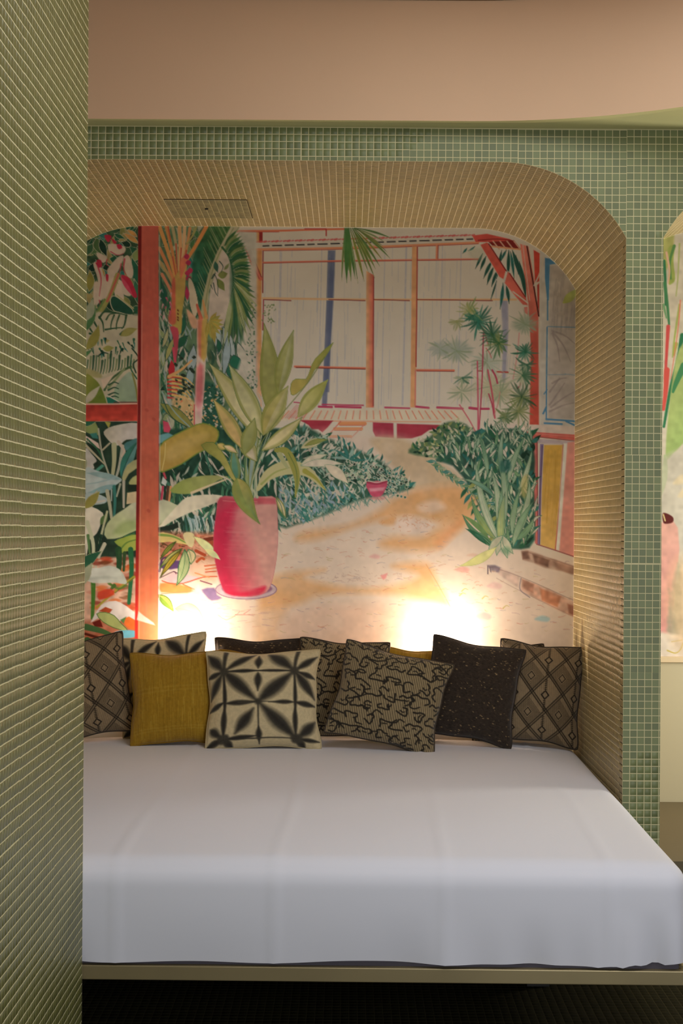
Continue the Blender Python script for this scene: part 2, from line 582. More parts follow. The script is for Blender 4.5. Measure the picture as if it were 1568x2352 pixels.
mb.build('lock', M_BLACK, hatch)

# ------------------------------------------------------------------ flat print: a small drawing kit
class Canvas:
    """raster in its own drawing units; shapes are laid down like washes of paint"""
    def __init__(s, xs, ys, base):
        s.xs, s.ys = np.asarray(xs, float), np.asarray(ys, float)
        s.a = np.empty((len(s.ys), len(s.xs), 3)); s.a[:] = base
        s.r = np.random.default_rng(3)
        n = s.r.normal(size=(64, 64))
        s.noise_t = [s._grid(k) for k in (7, 17, 41, 97)]

    def _grid(s, k): return s.r.random((k, k))

    def noise(s, X, Y, scale, seed=0):
        """smooth value noise, about 0..1"""
        g = s.noise_t[seed % 4]; k = g.shape[0]
        u = X / scale + seed * 3.7; v = Y / scale + seed * 1.3
        iu, iv = np.floor(u).astype(int), np.floor(v).astype(int)
        fu, fv = u - iu, v - iv
        fu = fu * fu * (3 - 2 * fu); fv = fv * fv * (3 - 2 * fv)
        a = g[iv % k, iu % k]; b = g[iv % k, (iu + 1) % k]; c = g[(iv + 1) % k, iu % k]; d = g[(iv + 1) % k, (iu + 1) % k]
        return (a * (1 - fu) + b * fu) * (1 - fv) + (c * (1 - fu) + d * fu) * fv

    def win(s, x0, x1, y0, y1):
        i0, i1 = np.searchsorted(s.xs, x0), np.searchsorted(s.xs, x1)
        j0, j1 = np.searchsorted(s.ys, y0), np.searchsorted(s.ys, y1)
        if i1 <= i0 or j1 <= j0: return None
        X, Y = np.meshgrid(s.xs[i0:i1], s.ys[j0:j1])
        return (slice(j0, j1), slice(i0, i1)), X, Y

    def put(s, sl, m, col):
        m = m[..., None]
        s.a[sl] = s.a[sl] * (1 - m) + np.asarray(col, float) * m

    def poly(s, pts, col, alpha=1.0, feather=0.9, smooth=0, col2=None, g0=None, g1=None, edge=None, ew=1.6, ea=1.0,
             blot=0.0, bscale=25, tex=0.10):
        p = np.asarray(pts, float)
        if smooth: p = s.round(p, smooth)
        mg = feather + ew + 2
        w = s.win(p[:, 0].min() - mg, p[:, 0].max() + mg, p[:, 1].min() - mg, p[:, 1].max() + mg)
        if w is None: return
        sl, X, Y = w
        inside = np.zeros(X.shape, bool); dist = np.full(X.shape, 1e9)
        for i in range(len(p)):
            a, b = p[i], p[(i + 1) % len(p)]
            ab = b - a; L = ab @ ab + 1e-12
            t = np.clip(((X - a[0]) * ab[0] + (Y - a[1]) * ab[1]) / L, 0, 1)
            d = (X - a[0] - t * ab[0]) ** 2 + (Y - a[1] - t * ab[1]) ** 2
            np.minimum(dist, d, out=dist)
            if a[1] != b[1]:
                c = ((a[1] > Y) != (b[1] > Y)) & (X < (b[0] - a[0]) * (Y - a[1]) / (b[1] - a[1]) + a[0])
                inside ^= c
        dist = np.sqrt(dist)
        sd = np.where(inside, -dist, dist)
        m = np.clip(0.5 - sd / (2 * feather), 0, 1) * alpha
        if blot: m = m * np.clip(1 - blot + blot * 2 * s.noise(X, Y, bscale, 1), 0, 1)
        c = np.asarray(col, float)
        if col2 is not None:
            g0 = np.asarray(g0 if g0 is not None else p[0], float); g1 = np.asarray(g1 if g1 is not None else p[len(p) // 2], float)
            d = g1 - g0
            t = np.clip(((X - g0[0]) * d[0] + (Y - g0[1]) * d[1]) / (d @ d), 0, 1)[..., None]
            c = c * (1 - t) + np.asarray(col2, float) * t
        if tex:
            k = 1 + tex * (s.noise(X, Y, 9, 2) - .5) + tex * (s.noise(X, Y, 31, 3) - .5)
            c = np.clip(c * k[..., None], 0, 255)
        s.put(sl, m, c)
        if edge is not None:
            e = np.clip(0.5 - (dist - ew / 2) / 1.2, 0, 1) * ea
            s.put(sl, e, edge)

    def round(s, p, n):
        """closed Catmull-Rom through the points"""
        out = []
        k = len(p)
        for i in range(k):
            a, b, c, d = p[i - 1], p[i], p[(i + 1) % k], p[(i + 2) % k]
            for j in range(n):
                t = j / n
                out.append(0.5 * ((2 * b) + (c - a) * t + (2 * a - 5 * b + 4 * c - d) * t * t + (3 * b - a - 3 * c + d) * t ** 3))
        return np.array(out)

    def curve(s, p, n=6):
        p = [np.asarray(q, float) for q in p]
        if len(p) < 3: return np.array(p)
        out = []
        k = len(p)
        for i in range(k - 1):
            a = p[i - 1] if i else 2 * p[0] - p[1]
            b, c = p[i], p[i + 1]
            d = p[i + 2] if i + 2 < k else 2 * p[-1] - p[-2]
            for j in range(n):
                t = j / n
                out.append(0.5 * ((2 * b) + (c - a) * t + (2 * a - 5 * b + 4 * c - d) * t * t + (3 * b - a - 3 * c + d) * t ** 3))
        out.append(p[-1])
        return np.array(out)

    def stroke(s, pts, w0, col, w1=None, alpha=1.0, feather=0.8, n=5, belly=None, dry=0.0):
        """brush line; width runs w0 -> (belly at the middle) -> w1"""
        p = s.curve(pts, n)
        w1 = w0 if w1 is None else w1
        tt = np.linspace(0, 1, len(p))
        if belly is None: W = w0 + (w1 - w0) * tt
        else: W = np.where(tt < .5, w0 + (belly - w0) * np.sin(tt * math.pi), w1 + (belly - w1) * np.sin(tt * math.pi))
        mg = W.max() / 2 + feather + 1
        w = s.win(p[:, 0].min() - mg, p[:, 0].max() + mg, p[:, 1].min() - mg, p[:, 1].max() + mg)
        if w is None: return
        sl, X, Y = w
        best = np.full(X.shape, 1e9)
        for i in range(len(p) - 1):
            a, b = p[i], p[i + 1]
            ab = b - a; L = ab @ ab + 1e-12
            t = np.clip(((X - a[0]) * ab[0] + (Y - a[1]) * ab[1]) / L, 0, 1)
            d = np.hypot(X - a[0] - t * ab[0], Y - a[1] - t * ab[1]) - (W[i] + (W[i + 1] - W[i]) * t) / 2
            np.minimum(best, d, out=best)
        m = np.clip(0.5 - best / (2 * feather), 0, 1) * alpha
        if dry: m = m * np.clip(1 - dry + 2 * dry * s.noise(X, Y, 6, 2), 0, 1)
        s.put(sl, m, col)

    def leaf(s, base, tip, width, col, bend=0.0, col2=None, edge=None, ew=1.3, vein=None, vw=1.2, peak=0.45, half=None,
             alpha=1.0, feather=0.8, rib=None, nrib=7, n=14, tex=.12, shade=None):
        """blade from base to tip, bowed sideways by bend, optionally with midrib, side ribs and a darker half"""
        b, t = np.asarray(base, float), np.asarray(tip, float)
        d = t - b; L = np.hypot(*d); nrm = np.array((-d[1], d[0])) / (L + 1e-9)
        mid = (b + t) / 2 + nrm * bend
        u = np.linspace(0, 1, n)
        sp = ((1 - u) ** 2)[:, None] * b + (2 * u * (1 - u))[:, None] * mid + (u ** 2)[:, None] * t
        tg = np.gradient(sp, axis=0); tg /= np.linalg.norm(tg, axis=1)[:, None] + 1e-9
        nn = np.stack([-tg[:, 1], tg[:, 0]], 1)
        k = math.log(0.5) / math.log(peak)
        w = width / 2 * np.sin(np.pi * np.clip(u, 0, 1) ** k) ** 1.15
        A, B = sp + nn * w[:, None], sp - nn * w[:, None]
        s.poly(np.vstack([A, B[::-1]]), col, alpha, feather, col2=col2, g0=b, g1=t, edge=edge, ew=ew, tex=tex)
        if half is not None:
            s.poly(np.vstack([A, sp[::-1]]), half, alpha * .85, feather, tex=tex)
        if shade is not None:
            q = A * .72 + sp * .28
            s.stroke(q[1:-1:2], width * .12, shade, width * .05, belly=width * .20, feather=width * .09 + .5, alpha=.7, n=2)
            q = B * .86 + sp * .14
            s.stroke(q[1:-1:2], 1.5, shade, 1, belly=width * .14, feather=1.2, alpha=.7, n=2)
        if rib is not None:
            for i in range(1, nrib):
                q = i / nrib
                j = int(q * (n - 1)); j2 = min(n - 1, j + 2)
                s.stroke([sp[j], A[j2] * .9 + sp[j2] * .1], vw, rib, vw * .6, n=1)
                s.stroke([sp[j], B[j2] * .9 + sp[j2] * .1], vw, rib, vw * .6, n=1)
        if vein is not None:
            s.stroke(sp[::2], vw * 1.2, vein, vw * .5, n=2)
        return sp

    def inside(s, pts, x, y):
        p = np.asarray(pts, float); r = False
        for i in range(len(p)):
            a, b = p[i], p[(i + 1) % len(p)]
            if (a[1] > y) != (b[1] > y) and x < (b[0] - a[0]) * (y - a[1]) / (b[1] - a[1]) + a[0]: r = not r
        return r

    def scatter(s, pts, n, cols, length, width, ang=(0, 360), bend=6, edge=None, alpha=1.0):
        """many small blades inside an outline"""
        p = np.asarray(pts, float); c = 0; tries = 0
        x0, y0 = p.min(axis=0); x1, y1 = p.max(axis=0)
        while c < n and tries < n * 12:
            tries += 1
            x, y = s.r.uniform(x0, x1), s.r.uniform(y0, y1)
            if not s.inside(p, x, y): continue
            a = math.radians(s.r.uniform(*ang)); L = length * s.r.uniform(.6, 1.3)
            col = cols[s.r.integers(len(cols))]
            s.leaf((x, y), (x + L * math.cos(a), y - L * math.sin(a)), width * s.r.uniform(.6, 1.3), col,
                   s.r.uniform(-bend, bend), edge=edge, ew=.9, alpha=alpha, n=7)
            c += 1

    def fan(s, c, r, n, a0, a1, col, w=4, col2=None, droop=0.0, jit=.32):
        """palm fan: narrow blades from one point"""
        for i in range(n):
            a = math.radians(a0 + (a1 - a0) * (i + .5) / n + s.r.normal(0, 2))
            R = r * s.r.uniform(1 - jit, 1 + jit)
            e = (c[0] + R * math.cos(a), c[1] - R * math.sin(a) + droop * R)
            m = (c[0] + .55 * R * math.cos(a), c[1] - .55 * R * math.sin(a) + droop * R * .25)
            cc = col if col2 is None or s.r.random() < .6 else col2
            s.stroke([c, m, (e[0] + s.r.normal(0, 2.5), e[1] + s.r.normal(0, 2.5))], w * .5, cc, .6, belly=w * s.r.uniform(.5, 1.15), n=4, alpha=s.r.uniform(.55, .95), feather=1.1)

    def wash(s, pts, col, alpha=.6, feather=18, blot=.5, bscale=40, smooth=5):
        s.poly(pts, col, alpha, feather, smooth, blot=blot, bscale=bscale, tex=.06)


def printed_grid(name, xs, ys, to_world, colours, material, keep=None):
    """thin printed sheet; one vertex per raster point carries its ink colour"""
    X, Y = np.meshgrid(xs, ys)
    P = to_world(X, Y)
    h, w = X.shape
    idx = np.arange(h * w).reshape(h, w)
    f = np.stack([idx[:-1, :-1], idx[1:, :-1], idx[1:, 1:], idx[:-1, 1:]], -1).reshape(-1, 4)
    if keep is not None:
        k = keep(P.reshape(-1, 3))
        f = f[k[f].all(axis=1)]
        used = np.unique(f); remap = np.full(h * w, -1); remap[used] = np.arange(len(used))
        f = remap[f]
    else:
        used = np.arange(h * w)
    v = P.reshape(-1, 3)[used]
    me = bpy.data.meshes.new(name)
    me.vertices.add(len(v)); me.vertices.foreach_set('co', v.ravel())
    me.loops.add(f.size); me.loops.foreach_set('vertex_index', f.ravel().astype(np.int32))
    me.polygons.add(len(f)); me.polygons.foreach_set('loop_start', (np.arange(len(f)) * 4).astype(np.int32))
    me.update(calc_edges=True)
    ca = me.color_attributes.new('Col', 'FLOAT_COLOR', 'POINT')
    c = lin(np.clip(colours.reshape(-1, 3)[used], 0, 255))
    ca.data.foreach_set('color', np.hstack([c, np.ones((len(c), 1))]).astype(np.float32).ravel())
    me.materials.append(material)
    return me


def px_plane(d):
    def f(X, Y):
        u, v = X - VPX, Y - VPY
        u, v = u + ROLL * v, v - ROLL * u
        return np.stack([u * d / F_PX, np.full(X.shape, d), CAM_H - v * d / F_PX], -1)
    return f

# ------------------------------------------------------------------ the garden mural (flat watercolour print on the back wall)
PAPER = np.array((232., 224., 208.))
_k = np.array((0.805, 0.745, 0.631)) / np.array((0.252, 0.206, 0.142))


def D(r, g, b):
    """pigment: a colour judged against the dim paper, as it would be on white paper"""
    v = np.clip(lin((r, g, b)) * _k, 0, 0.9)
    m = v.mean(); v = m + (v - m) * (0.72 if v[2] > v[0] and v[2] > v[1] * .9 else 0.92)
    v = np.clip(v, 0.008, 0.9)
    return np.where(v <= 0.0031308, v * 12.92, 1.055 * v ** (1 / 2.4) - 0.055) * 255


DK, DG, MG, LG = D(14, 34, 22), D(22, 58, 36), D(48, 76, 40), D(84, 92, 48)
TEAL, BLUG, PALE, PAPR = D(30, 74, 62), D(84, 100, 90), D(122, 112, 88), PAPER * 0.985
OLIVE, OCHRE, SAGE = D(96, 88, 34), D(122, 94, 36), D(104, 104, 78)
RED, DRED, ORNG, CRIM, PINK = D(128, 50, 36), D(76, 14, 10), D(142, 84, 44), D(118, 28, 44), D(144, 92, 86)


def paint_house(K):
    r = K.r
    # curtains: faint vertical pencil streaks
    for i in range(150):
        x = r.uniform(606, 1205); y = r.uniform(540, 900)
        K.stroke([(x, y), (x - r.uniform(0, 4), y + r.uniform(30, 120))], r.uniform(1, 2.4), D(98, 98, 104), alpha=r.uniform(.12, .4), n=1)
    for x in (643, 640, 930, 928, 1012, 735, 880, 1055):
        K.stroke([(x + 4, 560), (x, 740), (x - 5, 930)], 2.2, D(92, 92, 106), alpha=.4, dry=.5)
    K.poly([(753, 575), (770, 575), (766, 690), (758, 800), (750, 935), (739, 932), (745, 800), (750, 690)], (122, 132, 160), .95, 1.5, blot=.15, bscale=20)
    for i in range(14):
        x = r.uniform(752, 766); K.stroke([(x, 580 + r.uniform(0, 60)), (x - 10, 900)], 1.6, (96, 108, 144), alpha=.35, n=1)
    K.poly([(1150, 690), (1166, 690), (1167, 760), (1160, 880), (1152, 878), (1155, 780)], (160, 162, 188), .8, 2, blot=.3, bscale=30)
    # left column
    K.poly([(588, 532), (602, 532), (600, 700), (601, 935), (588, 930), (588, 700)], D(138, 88, 40), .95, 1, col2=D(146, 104, 70), g0=(595, 700), g1=(595, 900))
    K.stroke([(586, 640), (587, 780), (588, 870)], 1.5, CRIM, alpha=.7)
    K.poly([(595, 532), (603, 532), (603, 557), (595, 557)], D(100, 24, 20))
    K.stroke([(604, 575), (603, 672)], 2.5, D(92, 24, 20)); K.stroke([(605, 686), (603, 758)], 2.5, D(110, 36, 40))
    K.stroke([(530, 531), (640, 530), (700, 528), (790, 526)], 4.5, D(146, 72, 42)); K.stroke([(530, 533), (640, 533)], 1.4, D(120, 40, 30))
    K.stroke([(567, 570), (580, 606), (598, 640)], 9, D(140, 66, 44)); K.stroke([(573, 570), (600, 636)], 1.5, D(84, 20, 16)); K.stroke([(563, 572), (595, 640)], 1.3, D(110, 34, 24))
    # eaves: scallops, white board with dark slots, beams
    K.poly([(565, 558), (1100, 541), (1100, 560), (565, 575)], PAPR * .98, .9, 1, tex=.02)
    for i in range(56):
        t = i / 56; x = 588 + t * 505; K.stroke([(x, 556 - t * 16), (x + 5, 555 - t * 16)], 2.6 + (i % 3), D(134, 52, 46), alpha=.9, n=1)
    i = 0; x = 604
    while x < 1085:
        L = 13 + (i * 7) % 9; y = 565 - (x - 604) / 481 * 16
        K.stroke([(x, y), (x + L, y - .5)], 3.0, D(34, 30, 28), n=1); x += L + 9; i += 1
    K.stroke([(575, 573), (800, 569), (1098, 557)], 5, D(152, 90, 56)); K.stroke([(604, 576), (800, 572), (1098, 560)], 1.6, D(116, 40, 30))
    K.stroke([(700, 526), (748, 526)], 3, D(128, 44, 36)); K.stroke([(749, 527), (749, 541)], 3, D(120, 36, 30))
    # rails
    for p, q in (((604, 603), (785, 599)), ((785, 599), (1100, 595))):
        K.stroke([p, q], 3.6, D(146, 80, 56), n=1); K.stroke([(p[0], p[1] + 1.6), (q[0], q[1] + 1.6)], 1.6, D(112, 36, 28), n=1)
    K.stroke([(604, 685), (840, 688), (1185, 688)], 5, D(158, 112, 74)); 
    for a, b in ((606, 668), (755, 838), (858, 940), (957, 1130)):
        K.stroke([(a, 688), (b, 690.5)], 2.0, D(92, 26, 22), n=1)
    K.stroke([(677, 842), (838, 846)], 5, D(146, 76, 50)); K.stroke([(680, 844), (838, 848)], 2, D(80, 24, 20))
    K.stroke([(957, 850), (1042, 851)], 5, D(146, 76, 50)); K.stroke([(957, 852), (1042, 853)], 1.8, D(100, 30, 24))
    K.stroke([(1097, 852), (1105, 852)], 3, D(120, 40, 30)); K.stroke([(1140, 854), (1166, 855)], 3.5, D(120, 40, 30))
    # posts
    K.poly([(841, 622), (858, 632), (858, 936), (840, 936)], D(160, 104, 66), 1, 1, col2=D(140, 66, 46), g0=(842, 700), g1=(856, 700))
    K.stroke([(858, 636), (857, 800), (857, 932)], 2.2, D(96, 30, 28))
    K.poly([(946, 566), (957, 566), (955, 936), (942, 936)], D(152, 100, 60), 1, 1)
    K.stroke([(958, 568), (957, 690), (955, 842)], 2.6, D(112, 34, 26)); K.stroke([(954, 850), (953, 935)], 2.0, D(136, 66, 60))
    K.stroke([(1003, 564), (1002, 594)], 4, D(150, 84, 54)); K.stroke([(1006, 564), (1005, 594)], 1.8, D(110, 32, 26))
    # threshold and deck
    for a, b, w in (((604, 920), (632, 923), 2.5), ((675, 924), (698, 926), 2.5), ((740, 929), (834, 931), 3), ((732, 934), (762, 935), 5), ((770, 934), (828, 936), 5),
                    ((884, 936), (940, 938), 4), ((956, 934), (984, 937), 5), ((1004, 936), (1062, 939), 5.5), ((1078, 937), (1095, 939), 6), ((1104, 939), (1122, 939), 5)):
        K.stroke([a, b], w, D(122, 34, 52), n=1)
    K.poly([(650, 940), (1065, 938), (1080, 966), (640, 966)], D(150, 128, 96), .45, 3)
    for i in range(26):
        t = i / 26; x = 655 + t * 405; s = 14 - t * 30
        K.stroke([(x + s * .6, 944), (x - s * .6, 962)], 2.8, D(146, 84, 60), n=1, alpha=.85)
    K.stroke([(690, 966), (850, 968), (1012, 969)], 3, D(150, 104, 76))
    for i in range(10):
        x = 655 + i * 4.5; K.stroke([(x + 26 - i, 930 + i), (x, 960)], 1.8, D(134, 70, 66), n=1, alpha=.6)
    K.poly([(688, 965), (765, 966), (752, 982), (740, 993), (731, 986), (716, 986), (708, 976)], D(112, 28, 36), 1, 1.2)
    K.poly([(856, 970), (903, 972), (904, 1006), (862, 1003), (856, 990)], D(108, 28, 38), 1, 1.2)
    K.poly([(911, 973), (1009, 976), (1006, 984), (985, 988), (968, 1000), (945, 1007), (911, 1007)], D(108, 28, 36), 1, 1.2)
    for y, a, b, w in ((973, 780, 838, 8), (985, 768, 830, 7), (1002, 752, 806, 5)):
        K.stroke([(a, y), (b, y)], w, D(156, 90, 50), n=1); K.stroke([(a, y + w / 2), (b, y + w / 2)], 1.4, D(130, 60, 46), n=1)
    K.stroke([(782, 968), (750, 1004)], 2.2, D(140, 66, 48), n=1); K.stroke([(838, 974), (806, 1006)], 2.0, D(140, 80, 60), n=1)


def paint_ground(K):
    r = K.r
    K.wash([(640, 1010), (930, 1006), (1060, 1100), (1230, 1260), (1330, 1300), (1330, 1500), (480, 1500), (370, 1420), (640, 1220)], (236, 214, 198), .55, 14, .2)
    K.wash([(850, 1012), (925, 1008), (1010, 1060), (1065, 1110), (985, 1118), (940, 1122), (905, 1075)], (214, 190, 152), .75, 7, .35)
    K.wash([(975, 1120), (1078, 1116), (1100, 1170), (1075, 1205), (1030, 1238), (990, 1264), (890, 1260), (872, 1246), (905, 1232), (968, 1232), (1010, 1200),
            (930, 1188), (830, 1205), (730, 1238), (680, 1240), (700, 1222), (800, 1206), (870, 1172), (905, 1145)], (232, 180, 124), .8, 11, .35, 46)
    K.wash([(960, 1132), (1060, 1130), (1070, 1180), (1010, 1200), (950, 1160)], (232, 178, 118), .5, 10, .4)
    K.poly([(960, 1160), (1000, 1148), (1022, 1166), (990, 1180), (965, 1176)], (240, 222, 208), .7, 7, 4)
    K.poly([(900, 1200), (940, 1186), (990, 1204), (970, 1224), (915, 1218)], (240, 220, 208), .7, 8, 4)
    K.wash([(872, 1198), (905, 1186), (905, 1204), (884, 1206)], (228, 168, 104), .7, 5, .2)
    K.wash([(1000, 1240), (1060, 1190), (1062, 1205), (1015, 1258)], (230, 160, 112), .5, 8, .4)
    # lower orange sweep round a pale island
    K.wash([(600, 1345), (640, 1320), (745, 1308), (700, 1328), (800, 1350), (890, 1348), (960, 1322), (900, 1300), (980, 1294), (1004, 1335), (1030, 1392), (960, 1376), (860, 1362),
            (740, 1366), (690, 1386), (610, 1400), (596, 1390)], (232, 180, 122), .8, 10, .3, 50)
    K.wash([(592, 1380), (640, 1372), (660, 1400), (640, 1440), (650, 1500), (590, 1500)], (234, 188, 142), .55, 10, .3)
    K.wash([(680, 1400), (900, 1390), (980, 1420), (960, 1500), (660, 1500)], (240, 204, 180), .6, 16, .4)
    K.stroke([(978, 1296), (1004, 1340), (1034, 1394)], 2, (216, 152, 96), alpha=.5)
    for i in range(330):                       # loose pencil ticks
        x, y = r.uniform(640, 1320), r.uniform(1215, 1450)
        if x > 1040 and y < 1290: continue
        a = r.uniform(-.35, .35); L = r.uniform(5, 18)
        col = ((206, 150, 120), (180, 150, 160), (190, 176, 120), (210, 130, 110), (170, 160, 170))[r.integers(5)]
        K.stroke([(x, y), (x + L * math.cos(a) / 2, y + L * math.sin(a) / 2 + r.uniform(-2, 2)), (x + L * math.cos(a), y + L * math.sin(a))], r.uniform(1, 2), col, .6, alpha=r.uniform(.3, .75), n=3)
    for i in range(60):
        x, y = r.normal(950, 45), r.normal(1195, 14)
        K.stroke([(x, y), (x + r.uniform(-7, 7), y + r.uniform(-5, 5))], 1.3, (214, 150, 110), alpha=.6, n=1)
    for i in range(70):
        x, y = r.normal(830, 70), r.normal(1325, 11)
        K.stroke([(x, y), (x + r.uniform(-9, 9), y + r.uniform(-4, 4))], 1.3, (196, 170, 160), alpha=.6, n=1)
    K.poly([(873, 1322), (890, 1316), (886, 1328), (880, 1332)], (232, 150, 150), .8, 1.5)
    for x, y, w, h, c in ((1062, 1308, 30, 7, (236, 178, 168)), (1110, 1415, 34, 9, (240, 170, 172)), (1135, 1345, 34, 8, (226, 190, 186)), (1245, 1421, 34, 7, (160, 200, 206)),
                          (860, 1278, 24, 5, (230, 180, 176)), (1085, 1275, 26, 4, (226, 190, 170))):
        K.wash([(x - w / 2, y), (x, y - h), (x + w / 2, y - 1), (x + w / 3, y + h), (x - w / 3, y + h * .6)], c, .8, 2.5, .2)
    for x, y in ((1065, 1355), (1112, 1372), (1160, 1394), (1060, 1365)):
        K.stroke([(x - 5, y + 3), (x + 2, y - 3), (x + 9, y - 1)], 2.4, (196, 184, 104), 1, n=3)


def paint_right(K):
    r = K.r
    # window in the right corner
    K.poly([(1240, 560), (1330, 560), (1330, 980), (1240, 980)], D(130, 121, 105), 1, 1)
    K.poly([(1262, 610), (1330, 610), (1330, 962), (1258, 962)], D(122, 111, 97), .9, 2, blot=.4, bscale=30)
    for i in range(40):
        x, y = r.uniform(1264, 1322), r.uniform(625, 740)
        K.stroke([(x, y), (x - 3, y + r.uniform(15, 45))], r.uniform(2, 4), D(100, 92, 84), alpha=.3, n=1)
    for a, b in (((1268, 760), (1320, 790)), ((1270, 764), (1310, 830)), ((1268, 766), (1285, 830)), ((1265, 935), (1318, 900)), ((1262, 945), (1318, 925)), ((1262, 900), (1285, 868)),
                 ((1268, 880), (1300, 868)), ((1262, 930), (1296, 880))):
        K.stroke([a, ((a[0] + b[0]) / 2 + 3, (a[1] + b[1]) / 2 - 4), b], 5, D(92, 78, 72), 2, alpha=.5, dry=.4)
    K.leaf((1291, 697), (1326, 662), 20, D(112, 112, 52), 4, col2=D(120, 126, 70))
    T = D(22, 84, 108)
    K.poly([(1251, 592), (1262, 594), (1276, 606), (1262, 608), (1260, 690), (1256, 690), (1251, 640)], T)
    K.stroke([(1257, 688), (1257, 735)], 3, T); K.stroke([(1256, 752), (1255, 850), (1254, 962)], 3, T, dry=.3)
    K.stroke([(1257, 750), (1322, 752)], 2, T, alpha=.7); K.stroke([(1258, 861), (1298, 860)], 1.6, T, alpha=.5); K.stroke([(1297, 859), (1322, 862)], 2, T, alpha=.4)
    K.stroke([(1254, 963), (1300, 966), (1322, 968)], 4, T); K.stroke([(1250, 972), (1290, 974)], 4, T); K.stroke([(1300, 968), (1322, 978)], 4, T)
    K.stroke([(1249, 905), (1256, 895)], 2.5, T); K.stroke([(1247, 950), (1254, 935), (1250, 945)], 4, T)
    # timber post and braces
    K.poly([(1225, 574), (1239, 582), (1238, 646), (1228, 650)], D(136, 40, 26))
    K.poly([(1233, 655), (1238, 650), (1238, 720), (1234, 700)], D(120, 34, 24))
    K.poly([(1194, 560), (1213, 566), (1226, 640), (1236, 725), (1237, 976), (1216, 976), (1219, 800), (1213, 700), (1203, 630)], RED, 1, 1, col2=D(146, 76, 58), g0=(1225, 800), g1=(1215, 640))
    K.poly([(1216, 790), (1222, 790), (1237, 850), (1236, 976), (1216, 976)], D(136, 44, 28), .5, 3, blot=.5)
    K.stroke([(1210, 566), (1224, 650), (1237, 726)], 3, D(48, 18, 14))
    K.stroke([(1200, 560), (1216, 690)], 1.4, PAPR)
    K.stroke([(1248, 590), (1240, 625), (1226, 656)], 3, PAPR)
    K.poly([(1084, 541), (1118, 537), (1170, 549), (1180, 556), (1092, 556)], D(138, 46, 34))
    K.stroke([(1098, 552), (1140, 549), (1175, 552)], 1.8, D(80, 16, 12))
    K.poly([(1122, 556), (1180, 552), (1196, 572), (1130, 564)], D(84, 18, 12))
    for x in (1132, 1148, 1164, 1180):
        K.stroke([(x, 554), (x + 14, 572)], 3, D(136, 100, 76), n=1)
    K.stroke([(1126, 566), (1194, 573)], 3, D(150, 92, 52))
    # dark hanging palm leaflets
    for a, b, w in (((1108, 582), (1091, 618), 6), ((1116, 588), (1102, 622), 7), ((1130, 598), (1110, 640), 8), ((1134, 612), (1118, 655), 8), ((1142, 620), (1128, 660), 7), ((1150, 600), (1140, 640), 5),
                    ((1152, 575), (1145, 620), 6), ((1163, 574), (1150, 600), 6), ((1168, 574), (1166, 640), 8), ((1176, 574), (1190, 630), 8), ((1172, 578), (1180, 640), 7), ((1184, 586), (1204, 660), 9),
                    ((1192, 600), (1208, 690), 10), ((1155, 650), (1148, 710), 8), ((1162, 655), (1169, 698), 8), ((1140, 645), (1126, 690), 4), ((1072, 570), (1062, 582), 5), ((1090, 566), (1075, 576), 4)):
        K.leaf(a, b, w, (TEAL, D(26, 56, 42))[r.integers(2)], r.uniform(-3, 3), vein=D(16, 34, 26), vw=.8, n=9)
    K.wash([(1075, 575), (1115, 570), (1110, 592), (1090, 600)], D(112, 110, 82), .5, 4, .3)
    K.poly([(1102, 562), (1119, 556), (1141, 590), (1162, 620), (1156, 642), (1146, 636)], D(138, 52, 36), 1, 1, edge=PAPR, ew=1.6, ea=.7)
    K.stroke([(1122, 560), (1162, 622)], 2.6, D(84, 18, 14))
    K.poly([(1158, 650), (1166, 622), (1190, 655), (1208, 684), (1212, 702), (1200, 700), (1184, 682)], D(140, 62, 46), 1, 1, edge=PAPR, ew=1.5, ea=.6)
    K.stroke([(1170, 628), (1206, 682)], 2.6, D(88, 20, 16)); K.stroke([(1178, 670), (1212, 696)], 3, PAPR)
    K.poly([(1203, 706), (1211, 704), (1213, 724), (1204, 718)], D(146, 82, 66))
    # sill, panels
    K.poly([(1150, 972), (1330, 980), (1330, 999), (1180, 990)], D(140, 124, 106), 1, 1)
    K.poly([(1150, 987), (1330, 999), (1330, 1012), (1200, 1000), (1150, 994)], D(138, 62, 50))
    K.stroke([(1150, 991), (1322, 1003)], 1.4, D(150, 84, 70)); K.stroke([(1222, 1002), (1322, 1013)], 1.8, D(92, 28, 24))
    K.poly([(1234, 1008), (1330, 1014), (1330, 1022), (1234, 1018)], D(120, 106, 100), 1, 1.5)
    K.poly([(1221, 1002), (1234, 1002), (1236, 1250), (1228, 1248)], D(132, 66, 56)); K.stroke([(1233, 1010), (1235, 1248)], 1.8, D(78, 24, 24))
    K.poly([(1240, 1020), (1248, 1020), (1243, 1130), (1240, 1252), (1234, 1250)], D(86, 68, 92)); K.stroke([(1245, 1024), (1240, 1140), (1239, 1250)], 2, D(58, 40, 62))
    K.poly([(1249, 1022), (1291, 1022), (1284, 1140), (1274, 1262), (1241, 1252), (1244, 1130)], (226, 186, 92), 1, 1, col2=(232, 196, 118), g0=(1250, 1040), g1=(1280, 1260))
    for i in range(30):
        x = r.uniform(1250, 1284); y = r.uniform(1030, 1200); K.stroke([(x, y), (x - 3, y + 40)], 2.5, (206, 160, 66), alpha=.25, n=1)
    K.stroke([(1293, 1022), (1286, 1140), (1275, 1262)], 2.4, D(128, 56, 40))
    K.poly([(1294, 1018), (1302, 1018), (1290, 1264), (1277, 1262)], D(160, 138, 118), 1, 1)
    K.poly([(1303, 1016), (1330, 1014), (1330, 1284), (1284, 1266)], D(158, 92, 76), 1, 1.4, blot=.25, bscale=40)
    K.stroke([(1232, 1250), (1275, 1264), (1322, 1280)], 2.4, D(100, 50, 44))
    # stone step and kerb
    def mott(pts, c, al=.9, sc=10):
        K.poly(pts, c, al, 2.2, 1, blot=.55, bscale=sc, tex=.25)
